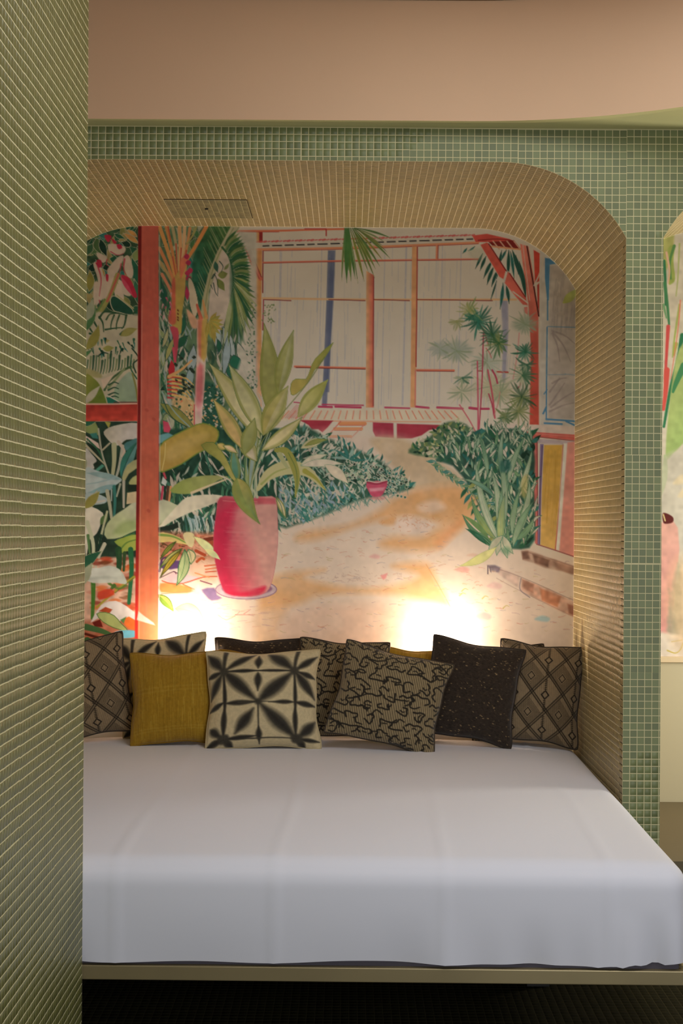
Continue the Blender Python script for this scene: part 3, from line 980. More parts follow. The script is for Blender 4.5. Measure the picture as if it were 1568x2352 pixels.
    mott([(1196, 1266), (1208, 1263), (1254, 1278), (1330, 1304), (1330, 1326), (1290, 1312), (1250, 1304), (1222, 1292), (1200, 1286)], (176, 140, 120), .8, 16)
    mott([(1198, 1268), (1212, 1266), (1216, 1284), (1200, 1284)], (112, 82, 72), .8, 7)
    mott([(1222, 1272), (1262, 1286), (1258, 1302), (1228, 1292)], (124, 92, 78), .85, 9); mott([(1270, 1290), (1326, 1308), (1326, 1322), (1280, 1306)], (158, 122, 106), .6, 10)
    K.stroke([(1198, 1265), (1260, 1282), (1328, 1305)], 1.3, (140, 110, 100), alpha=.6)
    mott([(1119, 1298), (1136, 1298), (1150, 1304), (1146, 1316), (1126, 1310)], (132, 120, 136), .9, 7); K.stroke([(1120, 1300), (1120, 1318)], 2.5, (110, 98, 110)); K.stroke([(1124, 1302), (1127, 1314)], 2, (110, 98, 110))
    mott([(1150, 1304), (1192, 1324), (1190, 1350), (1142, 1318)], (222, 196, 184), .8, 16)
    mott([(1197, 1328), (1262, 1354), (1330, 1388), (1330, 1424), (1262, 1392), (1196, 1356)], (214, 172, 150), .9, 20)
    mott([(1200, 1332), (1226, 1342), (1224, 1362), (1202, 1352)], (190, 140, 118), .8, 9)
    mott([(1238, 1350), (1288, 1370), (1280, 1394), (1244, 1380)], (198, 132, 98), .85, 14); mott([(1302, 1386), (1330, 1396), (1330, 1422), (1306, 1408)], (176, 116, 96), .8, 9)
    K.stroke([(1120, 1299), (1200, 1327), (1328, 1384)], 1.3, (150, 126, 122), alpha=.7); K.stroke([(1196, 1328), (1194, 1354), (1216, 1372)], 2.4, (146, 130, 140), alpha=.8)
    K.stroke([(1140, 1328), (1192, 1356), (1328, 1422)], 1.2, (170, 140, 130), alpha=.6)


def paint_right_plants(K):
    r = K.r
    # umbrella palms: pale ones first
    for c, R, col in (((1048, 806), 36, D(100, 104, 86)), ((1010, 800), 24, D(108, 108, 92)), ((1118, 832), 34, D(112, 114, 94)), ((1128, 888), 44, D(122, 114, 84)), ((1205, 745), 30, D(98, 104, 80)),
                      ((1060, 900), 30, D(128, 118, 92)), ((1148, 905), 30, D(112, 108, 78))):
        K.wash([(c[0] - R, c[1] + 4), (c[0] - R * .3, c[1] - R * .6), (c[0] + R * .6, c[1] - R * .5), (c[0] + R, c[1] + 6), (c[0], c[1] + R * .6)], col, .55, 6, .5, 12)
        K.fan(c, R, 18, 0, 360, col, 4.5, D(92, 98, 70))
    for x0, y0, x1, y1, w, c in ((1110, 765, 1098, 1010, 3, CRIM), (1096, 830, 1095, 1090, 3.4, D(130, 44, 56)), (1120, 850, 1136, 960, 4, D(128, 44, 52)), (1130, 850, 1142, 880, 4, CRIM), (1122, 905, 1134, 955, 3, CRIM),
                                 (1192, 765, 1178, 870, 2.5, D(140, 90, 80)), (1055, 930, 1096, 1000, 3, D(132, 60, 62)), (1100, 740, 1120, 790, 3, D(140, 76, 66)), (1195, 880, 1188, 892, 3, CRIM),
                                 (1116, 800, 1128, 822, 2.4, D(134, 70, 60)), (1148, 900, 1134, 955, 2, D(130, 80, 66))):
        K.stroke([(x0, y0), ((x0 + x1) / 2 + 2, (y0 + y1) / 2), (x1, y1)], w, c, alpha=.9)
    for c, R, n, col, c2 in (((1098, 738), 34, 22, D(26, 76, 56), D(22, 60, 42)), ((1078, 712), 26, 14, D(104, 104, 56), D(86, 96, 50)), ((1048, 738), 22, 9, D(102, 100, 58), D(96, 98, 60)),
                             ((1130, 768), 30, 20, D(24, 56, 36), D(40, 70, 44)), ((1145, 788), 30, 18, D(40, 68, 34), D(84, 88, 44)), ((1085, 725), 18, 10, D(30, 70, 50), D(40, 80, 56)),
                             ((1206, 808), 26, 18, D(26, 66, 44), D(30, 78, 56)), ((1200, 862), 30, 18, D(44, 72, 46), D(108, 110, 78)), ((1210, 838), 22, 12, D(40, 70, 48), D(96, 104, 76)),
                             ((1198, 912), 32, 20, D(36, 56, 32), D(70, 80, 40)), ((1190, 945), 34, 18, D(84, 88, 48), D(62, 74, 40)), ((1062, 868), 22, 10, D(46, 72, 50), D(100, 104, 74)), ((1160, 958), 26, 14, D(74, 82, 46), D(52, 70, 38))):
        K.fan(c, R, n, 0 if n > 12 else 150, 360 if n > 12 else 400, col, 5, c2)
        K.stroke([c, (c[0] + 1, c[1] + 1)], 5, col, n=1)
    # flowering bush left of the stems
    bush = [(938, 1040), (958, 1018), (985, 1004), (1000, 990), (1020, 972), (1050, 968), (1080, 985), (1090, 1040), (1050, 1056), (1000, 1052)]
    K.poly(bush, D(44, 66, 40), .9, 3, 3, tex=.3)
    K.scatter(bush, 190, [DG, D(92, 94, 50), D(70, 84, 44), DK, D(128, 118, 90), PALE, D(120, 118, 80)], 13, 5, (0, 180))
    big = [(1052, 1000), (1095, 990), (1150, 985), (1222, 1000), (1226, 1130), (1228, 1240), (1196, 1262), (1146, 1250), (1115, 1200), (1085, 1130), (1040, 1070), (1000, 1060), (1010, 1046)]
    K.poly(big, D(26, 52, 38), .95, 2.5, 2, tex=.35)
    K.scatter(big, 150, [DK, TEAL, D(20, 62, 52), DG], 26, 9, (30, 150))
    K.scatter(big, 260, [D(118, 116, 92), D(112, 116, 90), D(92, 106, 80), PAPR * .96, PAPR * .96, D(70, 92, 60)], 32, 6, (40, 140), 9, edge=D(40, 66, 46))
    for i in range(14):                        # overhanging leafy stem
        t = i / 13; x, y = 1000 + 150 * t, 1058 + 105 * t
        for s in (-1, 1):
            K.leaf((x, y), (x + 14 * s - 8, y + 22 * s * .6 + 14), 8, (TEAL, D(54, 80, 50), D(84, 96, 66))[i % 3], 3 * s, vein=PAPR, vw=.7, n=8)
    for i in range(9):
        x, y = 1075 + i * 8, 1120 + i * 13
        K.leaf((x, y), (x - 18, y + 26), 9, (DG, TEAL, D(96, 98, 48))[i % 3], 4, n=8); K.leaf((x, y), (x + 20, y - 16), 9, (D(96, 98, 48), DG)[i % 2], 4, n=8)
    # strap leaves rising from one crown, bowed and overlapping
    PG, PG2, MGR = D(124, 122, 98), D(108, 116, 88), D(64, 90, 60)
    for base, tip, bend, w, c, c2 in (((1140, 1255), (1062, 1182), -22, 13, D(70, 88, 46), DG), ((1135, 1262), (1072, 1216), 14, 13, DG, D(58, 80, 48)), ((1142, 1240), (1082, 1140), -20, 17, D(104, 104, 50), D(54, 80, 44)),
                              ((1150, 1250), (1092, 1052), -26, 17, PG, PG2), ((1146, 1230), (1128, 1080), 16, 18, PG, PG2), ((1156, 1245), (1176, 1062), -22, 20, PG2, D(60, 92, 66)), ((1160, 1200), (1140, 1010), 14, 13, PG, MGR),
                              ((1172, 1250), (1216, 1096), 24, 17, PG, D(104, 114, 84)), ((1178, 1255), (1226, 1150), -14, 15, PG2, MGR), ((1150, 1260), (1160, 1130), -10, 18, D(112, 114, 62), D(100, 108, 70)),
                              ((1186, 1240), (1226, 1190), 10, 14, MGR, D(84, 100, 66)), ((1166, 1110), (1206, 1000), -10, 12, PG, MGR), ((1120, 1090), (1098, 1000), 8, 10, PG2, DG), ((1150, 1090), (1156, 985), -8, 11, D(40, 72, 52), PG),
                              ((1190, 1130), (1222, 1030), 8, 11, PG, PG2), ((1134, 1140), (1060, 1100), 16, 10, TEAL, PG2), ((1176, 1230), (1196, 1120), -12, 13, PG2, D(70, 94, 60))):
        K.leaf(base, tip, w, c, bend, col2=c2, edge=D(40, 62, 44), ew=1.1, vein=D(84, 104, 78), vw=.9, n=18, peak=.4, shade=D(76, 98, 66))
    K.poly([(1198, 1100), (1212, 1092), (1208, 1140), (1196, 1136)], D(120, 104, 50), .6, 3, 3); K.poly([(1150, 1060), (1170, 1056), (1172, 1080), (1150, 1084)], D(20, 58, 48), .7, 3, 3)
    for tip in ((1140, 1276), (1165, 1282), (1120, 1268), (1178, 1272)):
        K.leaf((1155, 1230), tip, 16, D(122, 118, 92), 4, edge=D(54, 84, 60), n=10)
    K.poly([(1150, 1266), (1160, 1256), (1172, 1260), (1168, 1274)], D(60, 92, 62), .6, 4, 3)
    K.leaf((1140, 1256), (1055, 1300), 20, D(150, 138, 84), -14, col2=D(132, 128, 70), edge=D(110, 112, 60), ew=1)
    K.leaf((1118, 1252), (1068, 1214), 12, DG, 8); K.leaf((1124, 1240), (1060, 1182), 12, D(66, 86, 46), 10); K.leaf((1112, 1244), (1090, 1226), 8, D(34, 66, 46), 3)


def paint_hedge(K):
    r = K.r
    h = [(612, 1000), (660, 985), (705, 980), (745, 1004), (790, 1020), (840, 1042), (880, 1062), (905, 1088), (930, 1098), (948, 1120), (905, 1132), (870, 1140), (820, 1150), (770, 1172), (720, 1192), (676, 1206), (640, 1208), (620, 1120)]
    K.poly(h, D(30, 56, 40), .95, 4, 2, tex=.35)
    K.scatter(h, 200, [DK, TEAL, D(18, 52, 42), DG, D(52, 84, 70)], 20, 7, (20, 160))
    K.scatter(h, 520, [D(116, 116, 96), D(110, 116, 96), PAPR * .97, PAPR * .97, D(92, 110, 88)], 19, 4, (20, 165), 5)
    K.scatter([(700, 1150), (640, 1120), (640, 1212), (690, 1210), (780, 1170), (850, 1140), (760, 1120)], 170, [TEAL, D(70, 98, 92), D(96, 110, 100), D(38, 74, 62), PAPR * .93, D(84, 100, 104)], 24, 5, (60, 150), 5)
    for i in range(120):                       # feathered lower fringe
        t = r.random(); x = 640 + t * 300; y = 1206 - t * 82 + r.normal(0, 5)
        K.stroke([(x, y - 8), (x + r.uniform(-14, 14), y + r.uniform(0, 10))], 2, (TEAL, D(90, 108, 92), D(50, 82, 66))[r.integers(3)], .6, alpha=.8, n=1)
    for i in range(110):                       # rounded leaves with white gaps near the small pot
        x, y = r.uniform(790, 935), 0; y = 1070 + (x - 790) * .3 + r.uniform(-22, 30)
        K.leaf((x, y), (x + r.uniform(-9, 9), y + r.uniform(-10, 8)), 7, (DG, TEAL, DK, D(100, 112, 84))[r.integers(4)], 2, edge=PAPR, ew=1, n=7)
    for a0 in (0, 40, 75, 110, 140, 175):      # spiky tuft
        a = math.radians(a0); K.leaf((800, 1055), (800 + 42 * math.cos(a), 1055 - 34 * math.sin(a)), 7, (TEAL, D(88, 106, 90))[a0 % 2], 4, n=8)
    # little crimson pot
    K.poly([(842, 1108), (888, 1106), (884, 1126), (874, 1140), (856, 1141), (846, 1128)], D(128, 44, 58), 1, 1, 2)
    K.poly([(847, 1122), (884, 1119), (880, 1127), (850, 1129)], D(158, 98, 98), .8, 2)
    K.stroke([(843, 1108), (865, 1112), (888, 1106)], 4, D(104, 30, 42)); K.stroke([(845, 1104), (866, 1108), (887, 1102)], 2, PAPR)
    K.wash([(850, 1142), (885, 1141), (878, 1148), (856, 1147)], (226, 150, 150), .7, 2.5, .2)


def paint_left_top(K):
    """flowers and ferns left of the red post"""
    r = K.r
    X0, X1 = 86, 318
    K.poly([(X0, 512), (X1, 512), (X1, 930), (X0, 930)], D(36, 56, 34), 1, 1, tex=.35)
    K.scatter([(X0, 515), (X1, 515), (X1, 735), (X0, 735)], 95, [DG, DK, D(86, 84, 40), D(108, 92, 50), TEAL, D(54, 76, 40)], 46, 16, (20, 160), 12, edge=D(110, 104, 76))
    for a, b, w, c in (((214, 560), (196, 590), 18, D(40, 66, 38)), ((222, 546), (232, 584), 22, D(48, 66, 34)), ((230, 548), (246, 590), 16, DK), ((300, 536), (272, 556), 14, D(96, 84, 40)), ((318, 560), (282, 535), 12, D(134, 92, 42)),
                       ((315, 545), (290, 528), 10, D(134, 92, 42)), ((285, 566), (290, 552), 24, DK), ((262, 536), (288, 548), 10, DG), ((306, 600), (318, 570), 18, LG), ((318, 660), (302, 590), 22, D(20, 60, 40)),
                       ((258, 604), (262, 586), 20, DG), ((244, 622), (240, 606), 16, DK), ((205, 670), (206, 620), 20, OLIVE), ((236, 640), (228, 612), 14, OCHRE), ((318, 700), (308, 640), 18, D(30, 70, 46))):
        K.leaf(a, b, w, c, 3, edge=D(118, 110, 84), ew=1.2)
    # pale lily petals with pink edges
    PET = D(134, 116, 94)
    for pts in ([(250, 560), (285, 566), (286, 580), (270, 586), (252, 580)], [(272, 590), (284, 590), (270, 625), (256, 640), (246, 622), (258, 604)], [(284, 592), (296, 588), (306, 620), (303, 638), (292, 634), (284, 610)],
                [(222, 580), (245, 590), (238, 604), (226, 594)], [(214, 606), (228, 604), (240, 640), (242, 670), (230, 690), (224, 640)], [(242, 632), (268, 625), (252, 680), (236, 690), (238, 655)],
                [(268, 640), (285, 650), (302, 670), (298, 680), (284, 676), (276, 662)], [(216, 650), (232, 655), (230, 690), (216, 700)], [(260, 650), (280, 660), (284, 690), (268, 690)]):
        K.poly(pts, PET, 1, 1, 4, tex=.06)
    for pts, w in (([(254, 578), (270, 586), (284, 582)], 2.4), ([(246, 596), (244, 606), (250, 612)], 3), ([(286, 595), (284, 618), (290, 632)], 4), ([(278, 606), (274, 625), (262, 636)], 3), ([(272, 632), (262, 660), (248, 690)], 4),
                   ([(222, 604), (232, 640), (228, 680)], 4), ([(228, 690), (230, 700)], 3)):
        K.stroke(pts, w, D(124, 34, 44), 1.2, alpha=.9)
    CR = D(122, 18, 34)
    for pts in ([(240, 540), (256, 542), (250, 556), (244, 552)], [(256, 548), (268, 556), (262, 560)], [(268, 562), (278, 562), (280, 570), (272, 572)], [(222, 598), (232, 598), (234, 612), (226, 614)], [(243, 630), (249, 632), (248, 646), (244, 644)],
                [(278, 632), (298, 640), (314, 676), (312, 684), (304, 680), (290, 655)], [(219, 604), (225, 604), (226, 612)]):
        K.poly(pts, CR, 1, 1, 4)
    K.leaf((276, 634), (306, 682), 9, D(132, 40, 52), 0)
    K.stroke([(270, 632), (252, 680), (224, 726), (212, 738)], 12, D(104, 96, 46), 8, dry=.2); K.stroke([(272, 630), (250, 684), (246, 692)], 5, D(126, 60, 44))
    K.stroke([(240, 688), (222, 718), (212, 736)], 5, D(70, 84, 40))
    K.poly([(253, 690), (264, 680), (298, 705), (306, 716), (300, 724), (276, 718), (260, 712)], D(18, 48, 32), 1, 1, 4, edge=D(122, 112, 84), ew=2)
    K.stroke([(268, 678), (306, 708)], 3, D(118, 106, 66))
    # ribbed pale leaves, y 710..850
    K.poly([(196, 735), (225, 716), (318, 724), (318, 930), (196, 930)], D(124, 112, 86), 1, 2, tex=.08)
    for pts, w in (([(228, 730), (240, 716), (262, 718), (292, 724)], 5), ([(228, 728), (236, 742), (238, 762)], 5), ([(244, 734), (252, 722), (266, 720)], 4), ([(262, 724), (256, 740), (254, 756)], 4), ([(274, 724), (268, 742), (267, 756)], 4),
                   ([(290, 724), (286, 745), (280, 755)], 5), ([(242, 757), (262, 754), (284, 752)], 4), ([(214, 736), (222, 750), (228, 762)], 5), ([(200, 745), (210, 760), (216, 768)], 5), ([(206, 766), (224, 770)], 5),
                   ([(276, 768), (284, 760), (296, 760)], 4), ([(305, 720), (316, 712)], 4)):
        K.stroke(pts, w, D(28, 50, 28), 2, dry=.15)
    K.leaf((276, 772), (316, 755), 18, D(98, 90, 42), -4); K.leaf((236, 800), (262, 798), 14, D(98, 92, 40), 3); K.leaf((238, 784), (252, 782), 8, D(110, 98, 54))
    for i in range(26):
        x, y = r.uniform(200, 316), r.uniform(776, 815)
        K.stroke([(x, y), (x + r.uniform(-5, 8), y + r.uniform(5, 16))], r.uniform(2.5, 6), (DK, DG, TEAL)[r.integers(3)], 1, n=1)
    K.stroke([(226, 818), (236, 810), (248, 812)], 4, DK, 2)
    for i in range(17):                        # comb of vertical ribs
        x = 200 + i * 6.6; K.stroke([(x + 2, 812 + r.uniform(0, 14) + abs(i - 9) * .8), (x, 845), (x - 3, 868 - i * 1.6)], 3.5 + (i % 3), (D(40, 62, 36), D(74, 82, 48), D(26, 48, 28))[i % 3], 2, alpha=.9)
    K.stroke([(303, 800), (318, 822), (306, 836), (312, 856)], 3, DK); K.stroke([(302, 815), (300, 845), (314, 870)], 3, DG)
    K.poly([(196, 846), (228, 856), (232, 868), (196, 862)], D(108, 98, 58), 1, 2, 3)
    K.stroke([(300, 842), (276, 855), (250, 876), (240, 896)], 5, D(40, 58, 30)); K.stroke([(285, 848), (260, 878), (248, 892)], 5, D(84, 90, 54))
    K.poly([(232, 872), (262, 860), (240, 892), (236, 890)], D(136, 116, 92), 1, 1)
    K.poly([(300, 855), (310, 880), (316, 925), (270, 925), (262, 900), (268, 884), (286, 862)], D(98, 106, 84), 1, 1.2, 3, col2=D(92, 102, 74))
    for y in (878, 890, 902, 910):
        K.stroke([(250 - (y - 878) * .1, y + 6), (262, y), (272, y + 3)], 4, D(26, 48, 30), 2)
    K.stroke([(304, 858), (312, 890), (316, 920)], 4, D(88, 82, 36))
    K.poly([(196, 862), (214, 868), (230, 886), (244, 922), (240, 930), (196, 930)], D(66, 76, 20), 1, 1.2, 3, col2=D(84, 84, 28), g0=(235, 900), g1=(200, 880))
    K.poly([(244, 912), (262, 915), (276, 928), (248, 930)], D(14, 72, 52)); K.stroke([(246, 908), (276, 924)], 2.4, PAPR)
    # hidden strip further left
    K.scatter([(X0, 515), (196, 515), (196, 930), (X0, 930)], 60, [DG, MG, OLIVE, SAGE, PALE, D(120, 30, 40)], 60, 20, (20, 160), 14, edge=D(110, 104, 76))


def paint_left_low(K):
    r = K.r
    X0 = 86
    K.poly([(X0, 968), (318, 968), (318, 1290), (X0, 1290)], D(20, 34, 22), 1, 1, tex=.3)
    K.poly([(X0, 1280), (318, 1280), (318, 1500), (X0, 1500)], (224, 186, 164), 1, 3, tex=.2)
    K.poly([(196, 968), (218, 968), (228, 995), (224, 1000), (196, 992)], D(84, 90, 46), 1, 1, 2); K.poly([(240, 968), (254, 970), (250, 985)], D(104, 96, 36))
    K.poly([(206, 996), (222, 994), (226, 1008), (212, 1006)], TEAL)
    K.poly([(196, 1000), (226, 1018), (230, 1032), (196, 1012)], D(150, 122, 104)); K.stroke([(200, 1008), (228, 1038), (248, 1085)], 4, D(28, 60, 36)); K.stroke([(196, 1022), (222, 1048), (242, 1068)], 6, D(116, 106, 80), 3)
    K.stroke([(226, 985), (234, 1040), (250, 1090)], 4, D(112, 106, 84)); K.stroke([(236, 1033), (252, 1018)], 4, D(116, 106, 80))
    K.poly([(238, 992), (262, 978), (318, 972), (318, 1006), (290, 1010), (275, 1022), (262, 1022), (248, 1010)], D(124, 114, 92), 1, 1, 3, col2=D(128, 118, 104))
    K.poly([(196, 1030), (210, 1042), (222, 1058), (214, 1066), (216, 1076), (196, 1080)], D(126, 118, 104), 1, 1, 3)
    K.poly([(218, 1080), (234, 1066), (240, 1070), (222, 1086)], D(48, 92, 72))
    for pts, w, c in (([(262, 1022), (262, 1060), (258, 1095)], 12, D(116, 112, 78)), ([(282, 1025), (274, 1070), (266, 1098)], 8, D(112, 108, 88)), ([(272, 1015), (285, 1035), (280, 1048)], 8, D(128, 112, 92))):
        K.stroke(pts, w, c, w * .6)
    K.poly([(285, 1020), (300, 1012), (318, 1006), (318, 1030), (300, 1028), (290, 1036)], D(30, 78, 72), 1, 1, 2)
    K.leaf((278, 1098), (318, 1012), 26, D(34, 84, 70), -8, col2=D(26, 66, 48), half=D(52, 92, 84), vein=DK)
    K.poly([(280, 1098), (292, 1068), (318, 1054), (318, 1072), (296, 1088), (286, 1106)], D(114, 108, 68), 1, 1, 2); K.poly([(296, 1108), (305, 1096), (318, 1092), (318, 1114), (300, 1114)], D(112, 108, 62), 1, 1, 2)
    K.poly([(292, 1113), (318, 1113), (318, 1130), (294, 1128)], D(16, 26, 16)); K.poly([(292, 1132), (318, 1128), (318, 1155), (290, 1158)], D(134, 116, 82), 1, 1)
    # blue-grey leaves
    K.poly([(196, 1075), (225, 1082), (262, 1092), (280, 1102), (262, 1116), (235, 1128), (205, 1132), (196, 1130)], D(112, 120, 110), 1, 1, 3)
    K.leaf((280, 1102), (196, 1086), 14, D(84, 108, 100), 4); K.leaf((268, 1112), (200, 1132), 16, D(78, 106, 100), -6); K.stroke([(262, 1098), (225, 1108), (198, 1112)], 4, D(90, 110, 104), 2)
    K.poly([(196, 1134), (222, 1134), (246, 1145), (240, 1156), (212, 1160), (196, 1158)], D(104, 116, 108), 1, 1, 3); K.stroke([(240, 1150), (215, 1154), (198, 1150)], 4, D(128, 120, 104))
    for pts, w, c in (([(246, 1128), (252, 1160), (256, 1190)], 9, D(116, 110, 84)), ([(262, 1118), (264, 1150), (262, 1185)], 8, TEAL), ([(276, 1112), (268, 1140)], 5, D(108, 106, 84)), ([(284, 1106), (284, 1140), (284, 1165)], 7, D(118, 110, 90)), ([(256, 1125), (256, 1150)], 4, D(96, 106, 92))):
        K.stroke(pts, w, c, w * .7)
    K.poly([(196, 1168), (236, 1178), (232, 1200), (222, 1225), (206, 1240), (200, 1270), (196, 1270)], D(146, 134, 112), 1, 1, 3)
    K.leaf((230, 1205), (246, 1178), 16, D(54, 72, 34), 3); K.stroke([(246, 1175), (236, 1215), (228, 1248)], 5, D(120, 116, 84))
    # big pale green leaf crossing behind the post
    K.poly([(246, 1238), (240, 1215), (256, 1190), (284, 1170), (318, 1152), (318, 1214), (286, 1232)], D(118, 120, 82), 1, 1.2, 2, col2=D(128, 124, 96), g0=(290, 1205), g1=(310, 1160))
    K.wash([(260, 1225), (280, 1200), (310, 1195), (314, 1212), (285, 1228)], D(94, 104, 56), .7, 5, .3)
    K.stroke([(318, 1218), (290, 1230), (262, 1246)], 3, DK); K.poly([(282, 1232), (310, 1222), (310, 1232), (290, 1234)], D(34, 66, 34))
    K.poly([(262, 1244), (285, 1234), (318, 1228), (318, 1262), (290, 1266), (268, 1276), (274, 1256)], D(86, 98, 30), 1, 1, 2, col2=D(108, 112, 40)); K.stroke([(276, 1262), (292, 1246), (318, 1238)], 4, D(60, 82, 28), 2)
    for pts, w, c in (([(200, 1200), (214, 1250), (212, 1300)], 10, D(128, 126, 96)), ([(240, 1250), (228, 1275), (220, 1302)], 9, D(126, 120, 96)), ([(232, 1230), (226, 1262)], 6, DK), ([(202, 1230), (206, 1270)], 7, D(54, 78, 40))):
        K.stroke(pts, w, c, w * .6)
    # lower: leaf litter in reds, tree stalks
    for i in range(44):
        x, y = r.uniform(200, 316), r.uniform(1276, 1400)
        K.wash([(x - 14, y), (x, y - 5), (x + 14, y - 1), (x, y + 5)], ((196, 70, 40), (226, 120, 60), (150, 60, 44), (214, 150, 130), (120, 70, 40), (238, 200, 180))[r.integers(6)], .8, 2, .3)
    for pts, w, c in (([(272, 1262), (274, 1290), (270, 1330)], 15, (42, 84, 52)), ([(300, 1262), (302, 1310), (296, 1385)], 12, (40, 110, 70)), ([(286, 1270), (284, 1310)], 8, (54, 86, 50)), ([(214, 1335), (214, 1372), (212, 1420)], 11, (76, 130, 50)),
                      ([(308, 1325), (262, 1360), (222, 1395)], 6, (170, 164, 60)), ([(306, 1328), (264, 1362)], 2, (80, 96, 40)), ([(250, 1340), (272, 1352), (290, 1345)], 6, (96, 130, 60)), ([(262, 1345), (256, 1352)], 9, (70, 110, 46))):
        K.stroke(pts, w, c, w * .7, dry=.15)
    K.poly([(198, 1308), (228, 1304), (252, 1299), (275, 1308), (290, 1332), (288, 1342), (262, 1338), (228, 1340), (200, 1334)], D(140, 138, 120), 1, 1, 2, col2=(196, 206, 196)); K.stroke([(203, 1330), (240, 1326), (268, 1328)], 8, (178, 192, 184), 3, alpha=.6, feather=3)
    K.poly([(225, 1360), (255, 1352), (262, 1366), (228, 1378)], (220, 70, 44), .9, 2, 2)
    K.poly([(X0, 1430), (318, 1420), (318, 1500), (X0, 1500)], (176, 84, 54), .7, 5, blot=.4, bscale=14); K.poly([(285, 1420), (314, 1416), (312, 1446), (290, 1440)], (232, 120, 50), .95, 2, 3)
    K.poly([(208, 1430), (226, 1398), (240, 1385), (266, 1380), (290, 1392), (314, 1410), (356, 1436), (316, 1428), (296, 1416), (280, 1424), (262, 1432), (240, 1418), (224, 1420)], (232, 228, 228), 1, 1, 2)
    K.poly([(226, 1404), (242, 1394), (258, 1400), (252, 1408)], (176, 78, 44)); K.poly([(222, 1410), (240, 1406), (262, 1414), (278, 1432), (294, 1450), (262, 1442), (236, 1428)], (170, 186, 118), 1, 1, 2, edge=(84, 120, 60))
    K.poly([(276, 1424), (290, 1416), (284, 1432)], (90, 140, 80)); K.poly([(212, 1430), (230, 1422), (236, 1440), (218, 1440)], (110, 30, 20))
    K.stroke([(198, 1440), (235, 1450), (262, 1462)], 15, (70, 110, 64), 8); K.stroke([(196, 1456), (240, 1468), (300, 1476)], 6, (90, 36, 22)); K.poly([(256, 1458), (276, 1448), (310, 1449), (312, 1462), (280, 1466)], (110, 190, 222), 1, 1, 3)
    K.stroke([(200, 1470), (222, 1480), (226, 1500)], 14, (60, 104, 60), 8)
    K.scatter([(X0, 980), (196, 980), (196, 1480), (X0, 1480)], 60, [DG, MG, OLIVE, SAGE, PALE, BLUG], 60, 22, (20, 160), 14, edge=D(110, 104, 76))
    # red cross-bar
    K.poly([(X0, 930), (318, 928), (318, 967), (X0, 968)], D(116, 28, 18), 1, 1, col2=D(128, 36, 22), g0=(200, 932), g1=(205, 966), tex=.2)
    K.stroke([(X0, 928), (260, 928), (318, 926)], 3.5, D(146, 104, 82)); K.stroke([(262, 924), (318, 924)], 2, D(60, 20, 16)); K.stroke([(200, 955), (316, 950)], 6, D(98, 20, 14), alpha=.4, feather=4)


